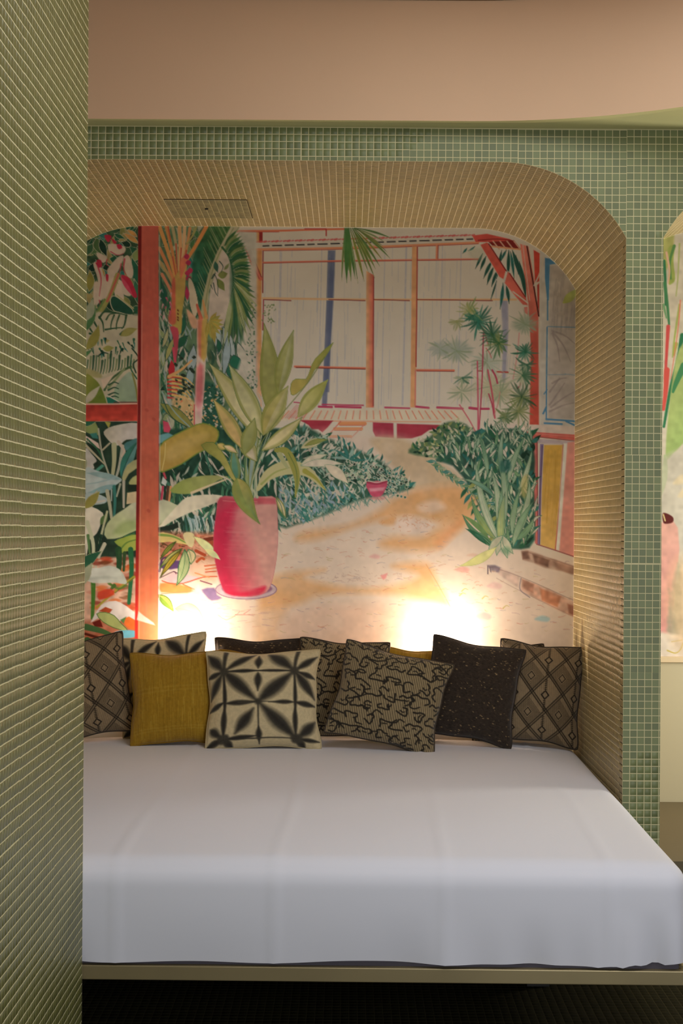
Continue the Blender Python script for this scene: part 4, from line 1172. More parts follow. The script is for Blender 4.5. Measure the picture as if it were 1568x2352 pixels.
def paint_palms(K):
    """between the red post and the house"""
    r = K.r
    K.poly([(362, 515), (470, 515), (560, 560), (572, 700), (560, 760), (540, 900), (600, 1010), (600, 1130), (480, 1170), (362, 1170)], D(58, 74, 48), 1, 3, 2, tex=.35)
    K.scatter([(362, 520), (460, 520), (440, 760), (420, 1000), (362, 1000)], 80, [DG, DK, MG, D(90, 96, 56), D(112, 108, 82), TEAL], 34, 10, (40, 140), 8, edge=D(112, 104, 80))
    # feathery dark foliage
    for i in range(250):
        x, y = r.uniform(366, 600), r.uniform(660, 1000)
        if x > 560 and y < 800: continue
        L = r.uniform(26, 60); a = math.radians(r.uniform(60, 115))
        K.stroke([(x, y), (x + .4 * L * math.cos(a) + r.uniform(-5, 5), y + .5 * L * math.sin(a)), (x + L * math.cos(a), y + L * math.sin(a))], 1, (D(112, 112, 94), D(96, 106, 96), DG, D(28, 52, 36), PAPR * .95, PAPR * .95)[r.integers(6)], .6, belly=r.uniform(3, 7), alpha=.9)
    for a, b, w, c in (((500, 740), (500, 815), 16, D(102, 112, 100)), ((512, 750), (540, 830), 22, D(108, 114, 104)), ((524, 770), (512, 870), 18, D(96, 108, 102)), ((545, 785), (568, 850), 20, D(124, 116, 96)), ((536, 815), (548, 850), 26, D(20, 66, 44)),
                       ((500, 780), (502, 812), 12, D(20, 60, 40)), ((524, 840), (530, 870), 16, D(26, 66, 46)), ((486, 760), (496, 800), 10, D(110, 116, 104)), ((405, 800), (432, 770), 18, DG), ((412, 830), (420, 800), 12, D(24, 54, 36)),
                       ((380, 830), (402, 770), 12, D(110, 104, 54)), ((372, 800), (386, 750), 10, D(116, 108, 70)), ((378, 700), (372, 650), 16, D(20, 56, 38)), ((370, 690), (366, 620), 12, DG), ((416, 770), (424, 720), 12, D(24, 62, 40)),
                       ((434, 860), (445, 790), 22, D(98, 108, 100)), ((440, 840), (436, 900), 18, D(88, 102, 94))):
        K.leaf(a, b, w, c, r.uniform(-5, 5), edge=D(34, 50, 40), ew=1.4, n=10)
    # white-ish background beside the column, vine dots
    K.poly([(545, 530), (590, 535), (590, 960), (560, 900), (545, 850), (565, 790), (572, 700), (575, 600)], D(128, 118, 98), .95, 4, 1)
    for i in range(80):
        x, y = r.normal(577, 6), r.uniform(690, 900)
        K.stroke([(x, y), (x + r.uniform(-4, 4), y + r.uniform(-5, 5))], r.uniform(2, 4.5), (D(60, 76, 50), D(92, 98, 70), D(40, 60, 44))[r.integers(3)], 1, n=1)
    for i in range(26):
        x, y = r.normal(618, 6), r.uniform(700, 745); K.stroke([(x, y), (x + r.uniform(-4, 4), y + r.uniform(-5, 5))], r.uniform(2, 4), D(80, 88, 50), 1, n=1)
    # second cluster: shrubs with pale dots
    K.poly([(462, 880), (500, 890), (510, 940), (500, 1000), (462, 985)], D(24, 56, 40), 1, 4, 3); 
    for i in range(150):
        x, y = r.uniform(455, 515), r.uniform(885, 990)
        K.stroke([(x, y), (x + r.uniform(-5, 5), y + r.uniform(-6, 6))], r.uniform(2.5, 6), (PAPR * .92, D(112, 118, 98), D(18, 46, 32), D(138, 104, 62), D(20, 52, 36))[r.integers(5)], 1, n=1)
    # left big frond: dark blade with pale ribs
    fr = [(478, 518), (545, 518), (512, 580), (494, 620), (476, 690), (462, 745), (452, 715), (443, 660), (441, 610), (450, 575)]
    K.poly(fr, D(44, 66, 30), 1, 1.2, 2, col2=D(24, 60, 40), g0=(520, 560), g1=(440, 600), tex=.3)
    for i in range(26):
        t = i / 25; bx, by = 520 - 60 * t + 4 * math.sin(i), 520 + 215 * t
        K.stroke([(bx, by), (bx - 26 + 8 * t, by - 50 + 8 * t)], 2.6 if i % 3 else 3.6, (D(92, 98, 56), D(28, 50, 26), D(110, 108, 74))[i % 3], 1, alpha=.75, n=1)
    # thick pale stalk
    K.poly([(530, 520), (552, 520), (520, 568), (498, 612), (480, 668), (474, 740), (462, 780), (456, 760), (464, 690), (478, 630), (498, 580)], D(124, 112, 82), 1, 1, 1, col2=D(116, 108, 72))
    K.stroke([(536, 524), (500, 590), (478, 660), (466, 750)], 2, D(92, 92, 54)); K.stroke([(548, 522), (508, 596), (486, 650), (476, 740)], 1.6, D(98, 98, 62))
    K.poly([(484, 660), (500, 610), (512, 572), (534, 610), (536, 660), (522, 720), (505, 760), (482, 760), (478, 720)], D(134, 118, 98), 1, 2, 2)
    for a, b, w, c in (((494, 600), (500, 626), 11, D(34, 62, 44)), ((500, 632), (523, 628), 18, D(84, 86, 40)), ((500, 640), (516, 668), 16, D(80, 84, 36)), ((514, 620), (526, 604), 7, D(84, 88, 50))):
        K.leaf(a, b, w, c, 2)
    for pts in ([(504, 600), (512, 612), (508, 625)], [(486, 640), (492, 630), (500, 650), (500, 676)], [(490, 650), (494, 670), (500, 680)], [(484, 655), (488, 664)], [(494, 628), (488, 640)]):
        K.stroke(pts, 2.2, D(30, 44, 34), 1)
    # right frond: arc with long fingers
    K.stroke([(510, 568), (526, 590), (535, 630), (534, 670), (522, 720)], 5, D(36, 62, 34), 3)
    for i in range(17):
        t = i / 16; a = math.radians(52 - 62 * t); sx, sy = 514 + 22 * math.sin(t * 1.6), 568 + 72 * t; L = 52 - 12 * t
        K.leaf((sx, sy), (sx + L * math.cos(a), sy - L * math.sin(a)), 10, (D(36, 62, 30), D(84, 90, 48), D(48, 74, 36), D(26, 58, 34))[i % 4], -4, edge=D(112, 110, 78) if i % 3 == 0 else None, ew=1, n=9)
    for i in range(15):
        t = i / 14; a = math.radians(-14 - 88 * t); sx, sy = 537 - 3 * t, 636 + 34 * t; L = 46 + 82 * math.sin(min(1, t * 1.25) * 1.5)
        K.leaf((sx, sy), (sx + L * math.cos(a) * .8, sy - L * math.sin(a)), 11, (D(96, 98, 52), D(40, 68, 34), D(28, 60, 36), D(82, 90, 44), D(110, 110, 70))[i % 5], 8 * (1 - t), vein=D(34, 54, 28) if i % 2 else D(112, 110, 76), vw=.9, n=12)
    K.poly([(528, 580), (540, 640), (536, 680), (545, 720), (555, 760), (562, 790), (548, 770), (538, 725), (528, 690)], D(30, 62, 38), .6, 3)
    # orange palm crown and trunk
    for a, b, w, c in (((366, 520), (406, 650), 9, D(142, 96, 44)), ((382, 520), (408, 648), 8, D(136, 86, 40)), ((396, 520), (412, 630), 7, D(120, 104, 66)), ((412, 520), (412, 640), 9, D(146, 104, 60)), ((424, 522), (414, 630), 8, D(150, 112, 72)),
                       ((436, 524), (418, 610), 7, D(140, 92, 50)), ((474, 520), (420, 610), 9, D(146, 88, 38)), ((450, 522), (430, 560), 5, D(110, 100, 50)), ((366, 570), (404, 660), 8, D(140, 84, 44)), ((366, 600), (398, 655), 7, D(120, 96, 54)), ((372, 630), (400, 690), 7, D(142, 84, 54))):
        K.stroke([a, ((a[0] + b[0]) / 2 + 2, (a[1] + b[1]) / 2), b], w, c, w * .8)
    for a, b in (((404, 560), (408, 640)), ((416, 570), (412, 638)), ((396, 590), (406, 645)), ((428, 575), (416, 640)), ((386, 520), (392, 555))):
        K.stroke([a, b], 3, D(128, 48, 30), 1.5, n=1)
    K.poly([(398, 640), (422, 610), (430, 600), (426, 640), (424, 680), (418, 720), (416, 765), (396, 765), (394, 700)], D(132, 100, 46), 1, 1, 2, col2=D(122, 100, 40))
    K.poly([(394, 650), (402, 640), (403, 700), (404, 740), (392, 745), (386, 730), (394, 700)], D(136, 56, 38), .9, 2, 3); K.poly([(414, 600), (424, 588), (430, 595), (422, 625), (414, 640)], D(146, 72, 46), .9, 1.5, 3)
    K.poly([(390, 750), (408, 754), (410, 780), (404, 832), (400, 800), (396, 770)], D(126, 40, 46), 1, 1.2, 2)
    for y in (712, 720, 728, 734): K.stroke([(408, y), (409, y + 2)], 3, D(70, 30, 20), n=1)
    for c in ((432, 604), (436, 622), (432, 640), (428, 590), (430, 628)):
        K.poly([(c[0] - 6, c[1]), (c[0], c[1] - 7), (c[0] + 7, c[1] - 2), (c[0] + 2, c[1] + 6)], D(118, 22, 44), 1, 1, 3)
    K.poly([(432, 640), (444, 650), (456, 700), (448, 730), (440, 716), (434, 690)], D(134, 118, 90), 1, 1, 3, edge=D(40, 60, 40)); K.leaf((430, 690), (428, 656), 10, D(118, 24, 46), 1)
    K.poly([(428, 710), (450, 730), (458, 750), (440, 752)], D(142, 104, 74), 1, 2, 3)
    for i in range(16):
        x, y = r.uniform(366, 396), r.uniform(664, 730); K.stroke([(x, y), (x + r.uniform(-4, 4), y + r.uniform(4, 12))], r.uniform(2, 5), (D(128, 50, 60), D(140, 96, 90), D(96, 100, 96))[r.integers(3)], 1, n=1)
    # scarlet heliconia, yellow ribbed leaf
    K.poly([(386, 850), (393, 826), (401, 838), (401, 856), (388, 862)], D(128, 18, 24)); K.stroke([(398, 800), (402, 830)], 6, D(132, 40, 50))
    for i in range(6):
        K.stroke([(386, 868 + i * 9), (404, 866 + i * 10), (418 - i, 870 + i * 11)], 5, D(136, 34, 22) if i < 4 else D(120, 40, 40), 2)
        K.stroke([(396, 862 + i * 9), (425, 868 + i * 9), (444 - i * 2, 884 + i * 8)], 5, D(148, 112, 54), 2)
    K.stroke([(388, 865), (415, 850), (440, 828)], 8, D(156, 104, 56), 4)
    for i in range(24):
        x, y = r.uniform(402, 446), r.uniform(815, 910); K.stroke([(x, y), (x + 3, y + 2)], r.uniform(3, 7), D(26, 34, 22), n=1)
    K.poly([(396, 915), (430, 912), (450, 930), (455, 970), (440, 985), (415, 960), (400, 940)], D(150, 112, 68), .9, 3, 3)
    for i in range(70):
        x, y = r.uniform(402, 456), r.uniform(915, 985); K.stroke([(x, y), (x + r.uniform(-4, 4), y + r.uniform(-5, 5))], r.uniform(2.5, 6), (D(34, 50, 30), D(26, 60, 40), D(146, 80, 46), D(152, 126, 84))[r.integers(4)], 1, n=1)
    # second trunk
    for a, b, w, c in (((464, 740), (452, 700), 10, D(134, 60, 38)), ((474, 730), (466, 690), 8, D(140, 96, 50))):
        K.stroke([a, b], w, c, w * .5, n=1)
    K.poly([(452, 735), (474, 730), (474, 800), (470, 880), (464, 960), (462, 1070), (446, 1070), (446, 960), (450, 860), (452, 800)], D(142, 120, 100), 1, 1.2, 1)
    K.poly([(454, 735), (466, 732), (468, 815), (456, 815)], D(140, 70, 44), .85, 2.5, 2); K.poly([(464, 738), (476, 735), (474, 820), (462, 822)], D(132, 104, 34), .8, 2, 2)
    K.poly([(452, 845), (466, 840), (466, 900), (462, 930), (450, 930)], D(142, 64, 62), .85, 4, 2); K.stroke([(446, 930), (446, 1000), (445, 1066)], 2.4, D(134, 44, 46)); K.poly([(452, 920), (464, 925), (460, 960), (452, 950)], D(146, 96, 92), .6, 4)
    K.poly([(443, 1040), (459, 1036), (458, 1068), (444, 1070)], D(140, 48, 34))
    # yellow leaf tuft on the trunk
    for i in range(9):
        a = math.radians(60 - i * 20); K.leaf((480, 738), (480 + 34 * math.cos(a), 738 - 34 * math.sin(a) + 8), 10, (D(118, 98, 32), D(104, 96, 36))[i % 2], 3, vein=D(126, 112, 60), vw=.8, n=8)
    K.leaf((488, 745), (494, 790), 12, D(108, 92, 34), 2)


def paint_undergrowth(K):
    """dark mid-ground behind the potted plant"""
    r = K.r
    K.poly([(362, 985), (640, 985), (640, 1215), (500, 1240), (362, 1250)], D(20, 44, 30), 1, 3, tex=.35)
    for i in range(300):
        x, y = r.uniform(362, 640), r.uniform(1000, 1220)
        K.leaf((x, y), (x + r.uniform(-26, 26), y + r.uniform(18, 46)), r.uniform(3, 8), (D(112, 114, 94), PAPR * .95, D(40, 76, 56), D(40, 76, 50), DK, PAPR * .95)[r.integers(6)], r.uniform(-6, 6), n=7)
    for i in range(40):
        x = 412 + r.uniform(0, 85); y = 1190 + r.uniform(-6, 10)
        K.stroke([(x, y), (x + 5, y + 18), (x + r.uniform(0, 10), y + 36)], 4, (D(112, 122, 112), D(30, 60, 50), D(84, 110, 104), D(20, 34, 24))[r.integers(4)], 1)
    for x, c in ((370, D(128, 34, 50)), (382, D(60, 34, 20)), (388, D(146, 90, 52)), (398, D(46, 76, 46)), (376, D(20, 34, 24))):
        K.stroke([(x + 4, 1118), (x, 1152)], 5, c, n=1)
    K.poly([(374, 966), (386, 970), (392, 985), (388, 994), (376, 992)], D(134, 40, 54)); K.stroke([(378, 1010), (382, 1025)], 8, D(126, 36, 44), 3)
    K.poly([(362, 1000), (386, 994), (398, 1000), (386, 1012), (362, 1020)], D(52, 100, 96), 1, 1.4); K.poly([(366, 970), (374, 978), (372, 996), (364, 992)], D(20, 66, 48))
    K.poly([(370, 1110), (374, 1094), (384, 1106), (380, 1116)], D(130, 130, 116), 1, 1); K.stroke([(376, 1086), (380, 1098)], 5, D(126, 40, 46))
    # broad leaf running down to the right, with pale companion
    K.leaf((366, 925), (452, 990), 26, D(84, 84, 34), -4, col2=D(100, 92, 40), edge=D(34, 56, 40)); K.stroke([(372, 900), (400, 945), (440, 985)], 3, D(90, 106, 92)); K.stroke([(370, 905), (392, 955), (430, 982)], 2, D(26, 48, 34))
    K.poly([(362, 1152), (390, 1152), (420, 1172), (398, 1194), (362, 1212)], D(132, 128, 100), 1, 1.2, 2, col2=D(122, 122, 88)); K.stroke([(420, 1173), (396, 1188), (362, 1208)], 4, D(94, 104, 56), 2)
    K.poly([(408, 1160), (430, 1142), (470, 1136), (510, 1138), (505, 1150), (470, 1165), (430, 1180), (390, 1200), (372, 1212), (366, 1208)], D(156, 134, 108), 1, 1.2, 2)
    K.poly([(362, 1212), (395, 1205), (408, 1198), (410, 1212), (380, 1222), (362, 1222)], D(16, 26, 18))


def paint_floor_left(K):
    r = K.r
    K.poly([(362, 1222), (500, 1225), (500, 1290), (362, 1290)], D(120, 70, 48), 1, 6, tex=.35)
    for i in range(120):
        x, y = r.uniform(362, 500), r.uniform(1228, 1300)
        K.stroke([(x, y), (x + r.uniform(2, 16), y + r.uniform(-8, 8))], r.uniform(2, 5), ((150, 70, 40), (86, 66, 36), (60, 76, 40), (206, 120, 80), (226, 180, 150), (120, 52, 36))[r.integers(6)], 1, alpha=.8, n=1)
    K.poly([(362, 1292), (500, 1290), (500, 1490), (362, 1490)], (240, 224, 212), 1, 8)
    K.wash([(440, 1252), (500, 1240), (498, 1330), (440, 1330)], (236, 190, 160), .7, 8, .4)
    K.poly([(370, 1290), (420, 1288), (424, 1300), (392, 1308), (368, 1304)], (104, 74, 130), 1, 1.5, 2); K.stroke([(366, 1312), (372, 1285), (385, 1280)], 5, (90, 60, 110), 3)
    K.poly([(372, 1330), (398, 1315), (460, 1326), (440, 1338), (400, 1342)], (240, 196, 204), .95, 1.5); K.poly([(368, 1340), (400, 1340), (446, 1352), (430, 1362), (370, 1360)], (238, 156, 84), .95, 2, 2)
    for pts, c, w in (([(366, 1328), (398, 1313), (404, 1318)], (110, 70, 90), 2), ([(398, 1313), (412, 1318)], (110, 70, 90), 2), ([(372, 1334), (392, 1340), (420, 1340), (465, 1326), (498, 1324)], (210, 100, 70), 2.5), ([(420, 1342), (446, 1354)], (220, 130, 80), 2.5),
                      ([(460, 1334), (486, 1342)], (120, 70, 90), 2.5), ([(370, 1364), (448, 1358)], (226, 140, 110), 1.6), ([(470, 1300), (498, 1297)], (220, 110, 70), 3), ([(472, 1308), (498, 1304)], (226, 130, 90), 3), ([(472, 1314), (496, 1312)], (206, 90, 60), 2.5),
                      ([(448, 1316), (480, 1326)], (232, 160, 110), 3), ([(452, 1290), (462, 1282), (468, 1284)], (190, 90, 50), 6), ([(450, 1265), (470, 1275)], (180, 80, 50), 7), ([(470, 1250), (492, 1250), (494, 1265)], (176, 90, 60), 14), ([(470, 1240), (496, 1236)], (130, 60, 40), 9)):
        K.stroke(pts, w, c, n=3)
    K.poly([(462, 1354), (492, 1350), (498, 1366), (510, 1374), (486, 1380), (472, 1368)], (134, 112, 158), .95, 2, 2); K.poly([(442, 1352), (462, 1356), (470, 1372), (440, 1372)], (226, 226, 230), .8, 4)
    for i in range(60):
        x, y = r.uniform(440, 620), r.uniform(1375, 1450); K.stroke([(x, y), (x + r.uniform(8, 24), y + r.uniform(-5, 5))], r.uniform(1, 2.2), ((222, 170, 150), (190, 150, 160), (214, 180, 140))[r.integers(3)], .6, alpha=.6, n=1)
    for pts in ([(500, 1412), (520, 1424), (545, 1410), (550, 1404)], [(540, 1412), (585, 1412)], [(560, 1410), (575, 1400)]):
        K.stroke(pts, 2, (214, 150, 140), 1, n=2)
    # strappy green leaves leaning in from behind the post
    K.poly([(362, 1224), (392, 1226), (418, 1238), (436, 1250), (420, 1250), (390, 1244), (362, 1246)], D(150, 124, 66), 1, 1, 2); K.stroke([(362, 1228), (396, 1232), (430, 1248)], 6, D(80, 98, 36), 3)
    K.poly([(428, 1222), (445, 1226), (446, 1246), (440, 1258), (428, 1250), (420, 1230)], D(140, 126, 84), 1, 1, 2)
    K.leaf((444, 1232), (506, 1286), 18, D(150, 138, 84), -6, col2=D(120, 128, 90), edge=D(110, 104, 62), ew=1)
    for a, b, w, c, e, bd in (((404, 1244), (368, 1284), 9, (150, 156, 66), (64, 92, 40), 4), ((418, 1260), (366, 1306), 11, (196, 194, 120), (70, 100, 50), 6), ((416, 1264), (368, 1326), 12, (190, 168, 60), (80, 84, 30), 5), ((432, 1262), (438, 1296), 22, (226, 216, 170), (90, 130, 90), -6),
                              ((424, 1262), (405, 1345), 24, (184, 204, 150), (62, 120, 76), -14)):
        K.leaf(a, b, w, c, bd, edge=e, ew=2, vein=e, vw=1.2)
    K.leaf((362, 1366), (398, 1404), 18, (196, 206, 100), -6, edge=(84, 126, 50), ew=2, half=(120, 160, 60)); K.leaf((402, 1398), (468, 1424), 34, (236, 236, 150), -14, edge=(190, 190, 110), ew=1.5, vein=(200, 200, 120))
    K.wash([(372, 1420), (400, 1405), (440, 1420), (420, 1436)], (240, 230, 190), .6, 4, .2); K.stroke([(370, 1424), (382, 1410), (400, 1402)], 1.6, (190, 186, 110))
    K.stroke([(372, 1434), (410, 1434), (438, 1424)], 1.6, (228, 180, 140)); K.stroke([(392, 1414), (410, 1418), (428, 1418)], 2.2, (240, 190, 140))


def paint_potted(K):
    r = K.r
    # saucer and pot
    th = np.linspace(0, 2 * math.pi, 40, endpoint=False)
    K.poly([(565 + 70 * math.cos(a), 1354 + 22 * math.sin(a)) for a in th], (206, 186, 196), 1, 1.2, edge=(150, 120, 150), ew=2)
    K.poly([(567 + 58 * math.cos(a), 1352 + 15 * math.sin(a)) for a in th], (150, 106, 140), .9, 2)
    pot = [(505, 1143), (545, 1141), (600, 1141), (632, 1144), (637, 1190), (638, 1240), (632, 1300), (618, 1352), (596, 1366), (560, 1370), (525, 1364), (510, 1348), (494, 1290), (490, 1240), (496, 1185)]
    K.poly(pot, (204, 62, 92), 1, 1, 3, col2=(222, 170, 162), g0=(510, 1260), g1=(590, 1240), edge=(206, 120, 130), ew=1.4, ea=.6, tex=.08)
    K.wash([(498, 1190), (520, 1160), (540, 1160), (526, 1230), (520, 1300), (540, 1362), (516, 1350), (500, 1290)], (206, 44, 84), .85, 9, .25)
    K.wash([(505, 1146), (600, 1144), (590, 1156), (545, 1168), (512, 1166)], (206, 70, 96), .7, 5, .3)
    K.poly([(590, 1143), (632, 1144), (634, 1158), (592, 1158)], (208, 96, 110), .8, 2.5); K.stroke([(512, 1150), (550, 1153), (590, 1152)], 1.8, (226, 150, 150), alpha=.7)
    K.wash([(520, 1358), (560, 1360), (608, 1346), (600, 1364), (560, 1369), (526, 1364)], (214, 40, 76), .9, 4, .35, 10)
    for i in range(30):
        y = r.uniform(1160, 1350); K.stroke([(r.uniform(510, 560), y), (r.uniform(570, 620), y + 3)], 1.6, (226, 160, 160), alpha=.2, n=1)
    K.leaf((470, 1262), (506, 1286), 14, D(150, 138, 84), -4, col2=D(126, 132, 92))
    # leaf crown
    def L(base, tip, w, c, bend=0, c2=None, e=D(70, 80, 36), vein=None, peak=.45, half=None):
        K.leaf(base, tip, w, c, bend, col2=c2, edge=e, ew=1.5, vein=vein, peak=peak, half=half, n=20, shade=D(92, 90, 36))
    for i in range(26):                        # stalks
        x = 560 + r.uniform(-30, 40); t = r.uniform(-1, 1)
        K.stroke([(572 + r.uniform(-16, 20), 1142), (572 + t * 24, 1070), (585 + t * 46, 990 + r.uniform(-20, 30))], r.uniform(3, 7), (D(116, 116, 88), D(40, 66, 40), D(96, 104, 60), D(84, 106, 96), D(30, 52, 36))[r.integers(5)], 1.5, n=4)
    L((572, 1130), (598, 960), 14, D(84, 104, 96), -6, D(110, 114, 92))
    L((545, 1110), (535, 1030), 22, D(48, 84, 62), 0, D(70, 98, 76))
    L((600, 1035), (694, 958), 30, D(142, 128, 88), 8, D(134, 122, 78))
    L((590, 1060), (545, 985), 34, D(132, 120, 92), -4, D(140, 124, 96))
    L((598, 1010), (478, 832), 46, D(150, 132, 96), 12, D(126, 116, 70), D(58, 72, 40))
    L((604, 1000), (524, 835), 42, D(132, 122, 82), 6, D(120, 116, 76), D(60, 76, 40))
    L((560, 1035), (488, 915), 34, D(140, 112, 64), 6, D(132, 112, 60), D(62, 70, 36))
    L((618, 950), (606, 742), 46, D(94, 90, 40), 14, D(112, 108, 60), D(78, 86, 36), peak=.4)
    L((638, 908), (674, 758), 36, D(100, 96, 40), -6, D(112, 108, 66), D(84, 90, 40), half=D(112, 108, 70))
    L((604, 1000), (662, 886), 46, D(118, 104, 48), -6, D(120, 112, 60), D(86, 90, 34), half=D(124, 114, 74))
    K.poly([(668, 905), (668, 882), (680, 870), (702, 871), (712, 850), (724, 824), (765, 787), (740, 830), (722, 850), (706, 880), (680, 905)], D(118, 102, 44), 1, 1, 2, col2=D(100, 98, 38), g0=(680, 890), g1=(750, 800), edge=D(84, 92, 36), ew=1.3)
    K.stroke([(590, 1030), (640, 960), (706, 880), (745, 820)], 2, D(80, 84, 40))
    L((684, 958), (753, 872), 36, D(126, 116, 72), -4, D(112, 108, 44), D(104, 108, 46))
    L((560, 1045), (585, 960), 34, D(96, 98, 50), 0, D(110, 106, 60))
    K.poly([(366, 1082), (364, 1040), (376, 1014), (430, 985), (466, 972), (496, 984), (502, 1000), (490, 1022), (452, 1042), (416, 1066), (384, 1080)], D(124, 96, 38), 1, 1.2, 2, col2=D(112, 94, 34), edge=D(76, 90, 28), ew=3, ea=.8)
    K.wash([(385, 1030), (450, 995), (480, 1000), (440, 1030), (390, 1060)], D(136, 112, 60), .6, 6, .4); K.stroke([(380, 1018), (378, 1050), (372, 1080)], 2, D(140, 122, 66))
    K.poly([(462, 1022), (490, 1016), (515, 1045), (534, 1085), (545, 1108), (530, 1098), (505, 1060), (480, 1042)], D(96, 92, 34), 1, 1, 2, col2=D(120, 110, 54), edge=D(66, 78, 30), ew=1.4)
    K.poly([(390, 1126), (420, 1102), (470, 1092), (520, 1094), (500, 1104), (470, 1122), (440, 1134), (408, 1134)], D(94, 100, 42), 1, 1.2, 2, col2=D(112, 110, 60), g0=(400, 1125), g1=(500, 1096)); K.stroke([(440, 1132), (490, 1112), (522, 1100)], 6, D(146, 126, 92), 3)
    K.stroke([(520, 1096), (536, 1112), (542, 1140)], 5, D(92, 100, 56), 3); K.stroke([(500, 1090), (530, 1106), (536, 1138)], 3, PAPR)
    L((498, 1020), (522, 1030), 16, D(140, 118, 60), 2); L((512, 1024), (546, 1042), 14, D(150, 122, 86), -4)
    K.stroke([(592, 1124), (618, 1090), (660, 1074), (706, 1084), (748, 1126)], 8, D(126, 118, 76), 2, belly=32, n=8); K.stroke([(700, 1082), (724, 1098), (748, 1126)], 12, D(106, 100, 36), 2, n=6); K.stroke([(600, 1112), (630, 1086), (664, 1074)], 5, D(104, 106, 52), 2)
    K.stroke([(634, 1034), (656, 1036), (672, 1062), (682, 1100), (678, 1142)], 10, D(100, 96, 38), 2, belly=18, n=8); K.stroke([(642, 1044), (652, 1062), (660, 1074)], 12, D(112, 110, 70), 6); K.stroke([(662, 1040), (680, 1080), (682, 1130)], 1.6, D(60, 76, 32))
    for a, b, w, c, bd in (((690, 1068), (752, 1044), 16, D(142, 130, 104), -6), ((690, 1070), (790, 1066), 18, D(148, 132, 108), -10), ((745, 1068), (800, 1112), 24, D(146, 130, 104), -8), ((690, 1030), (748, 1010), 20, D(134, 122, 84), -6)):
        K.leaf(a, b, w, c, bd, edge=D(84, 100, 70), ew=1, n=12)
    L((700, 1024), (752, 1010), 10, D(96, 96, 44), -6)
    L((545, 1098), (597, 1204), 42, D(118, 104, 48), 14, D(64, 84, 44), D(70, 80, 34), peak=.32, half=D(84, 92, 42))
    L((634, 1142), (656, 1190), 13, D(140, 126, 92), -3); K.stroke([(632, 1140), (644, 1158), (650, 1180)], 1.6, D(48, 70, 44))


def paint_post(K):
    K.poly([(318, 510), (364, 510), (364, 1000), (362, 1500), (311, 1500), (314, 1100)], D(130, 56, 40), 1, 1, col2=(226, 128, 88), g0=(340, 900), g1=(340, 1400), tex=.06)
    r = K.r
    for i in range(120):
        x = r.uniform(326, 360); y = r.uniform(520, 1450)
        K.stroke([(x, y), (x - .5, y + r.uniform(20, 70))], r.uniform(1.5, 5), (D(146, 72, 50), D(112, 42, 28), D(136, 52, 34))[r.integers(3)], alpha=.15, n=1, feather=2)
    K.poly([(317, 510), (325, 510), (323, 900), (320, 1150), (317, 1400), (316, 1500), (309, 1500), (313, 1150), (317, 900)], D(78, 12, 10), 1, 1, col2=(206, 50, 44), g0=(318, 1150), g1=(314, 1420))
    K.stroke([(326, 700), (323, 1100), (319, 1480)], 1.6, (240, 200, 180), alpha=.5)
    K.stroke([(363, 640), (364, 1000), (362, 1480)], 1.8, D(140, 50, 40), alpha=.8); K.stroke([(366, 540), (367, 1000), (365, 1480)], 2.0, PAPR, alpha=.7)
    for x, y in ((352, 962), (336, 941), (340, 1172)): K.stroke([(x, y), (x + 2, y + 2)], 7, D(112, 40, 28), alpha=.5, n=1)
    K.poly([(318, 1404), (330, 1414), (352, 1430), (356, 1436), (334, 1430), (314, 1424)], (238, 214, 206), .9, 1.4)


def paint_palm_hang(K):
    # fan leaf hanging over the eaves
    for b, w, c in (((784, 648), 5, D(92, 96, 52)), ((796, 650), 10, D(48, 78, 32)), ((806, 646), 9, D(70, 86, 32)), ((815, 640), 8, D(54, 80, 34)), ((822, 652), 4, D(100, 104, 64)), ((836, 646), 7, D(96, 92, 36)), ((846, 626), 5, D(84, 90, 42)),
                    ((860, 638), 6, D(80, 84, 34)), ((862, 618), 8, D(84, 90, 36)), ((872, 612), 6, D(66, 82, 38)), ((896, 594), 6, D(76, 88, 42)), ((880, 600), 5, D(110, 96, 40)), ((900, 548), 5, D(70, 86, 46)), ((880, 566), 4, D(100, 100, 56)), ((884, 556), 5, D(110, 108, 70)), ((890, 580), 4, D(96, 92, 40))):
        s = (792 + (b[0] - 784) * .22, 524)
        K.leaf(s, b, w, c, -(b[0] - 800) * .06, vein=D(40, 60, 26), vw=.9, n=12, peak=.5)
    K.poly([(791, 524), (802, 524), (806, 560), (800, 620), (793, 600), (790, 560)], D(48, 78, 34), .9, 2)


def paint_mural(K):
    paint_house(K); paint_ground(K); paint_palm_hang(K); paint_right(K); paint_right_plants(K); paint_hedge(K)
    paint_palms(K); paint_undergrowth(K); paint_floor_left(K); paint_left_top(K); paint_left_low(K); paint_potted(K); paint_post(K)


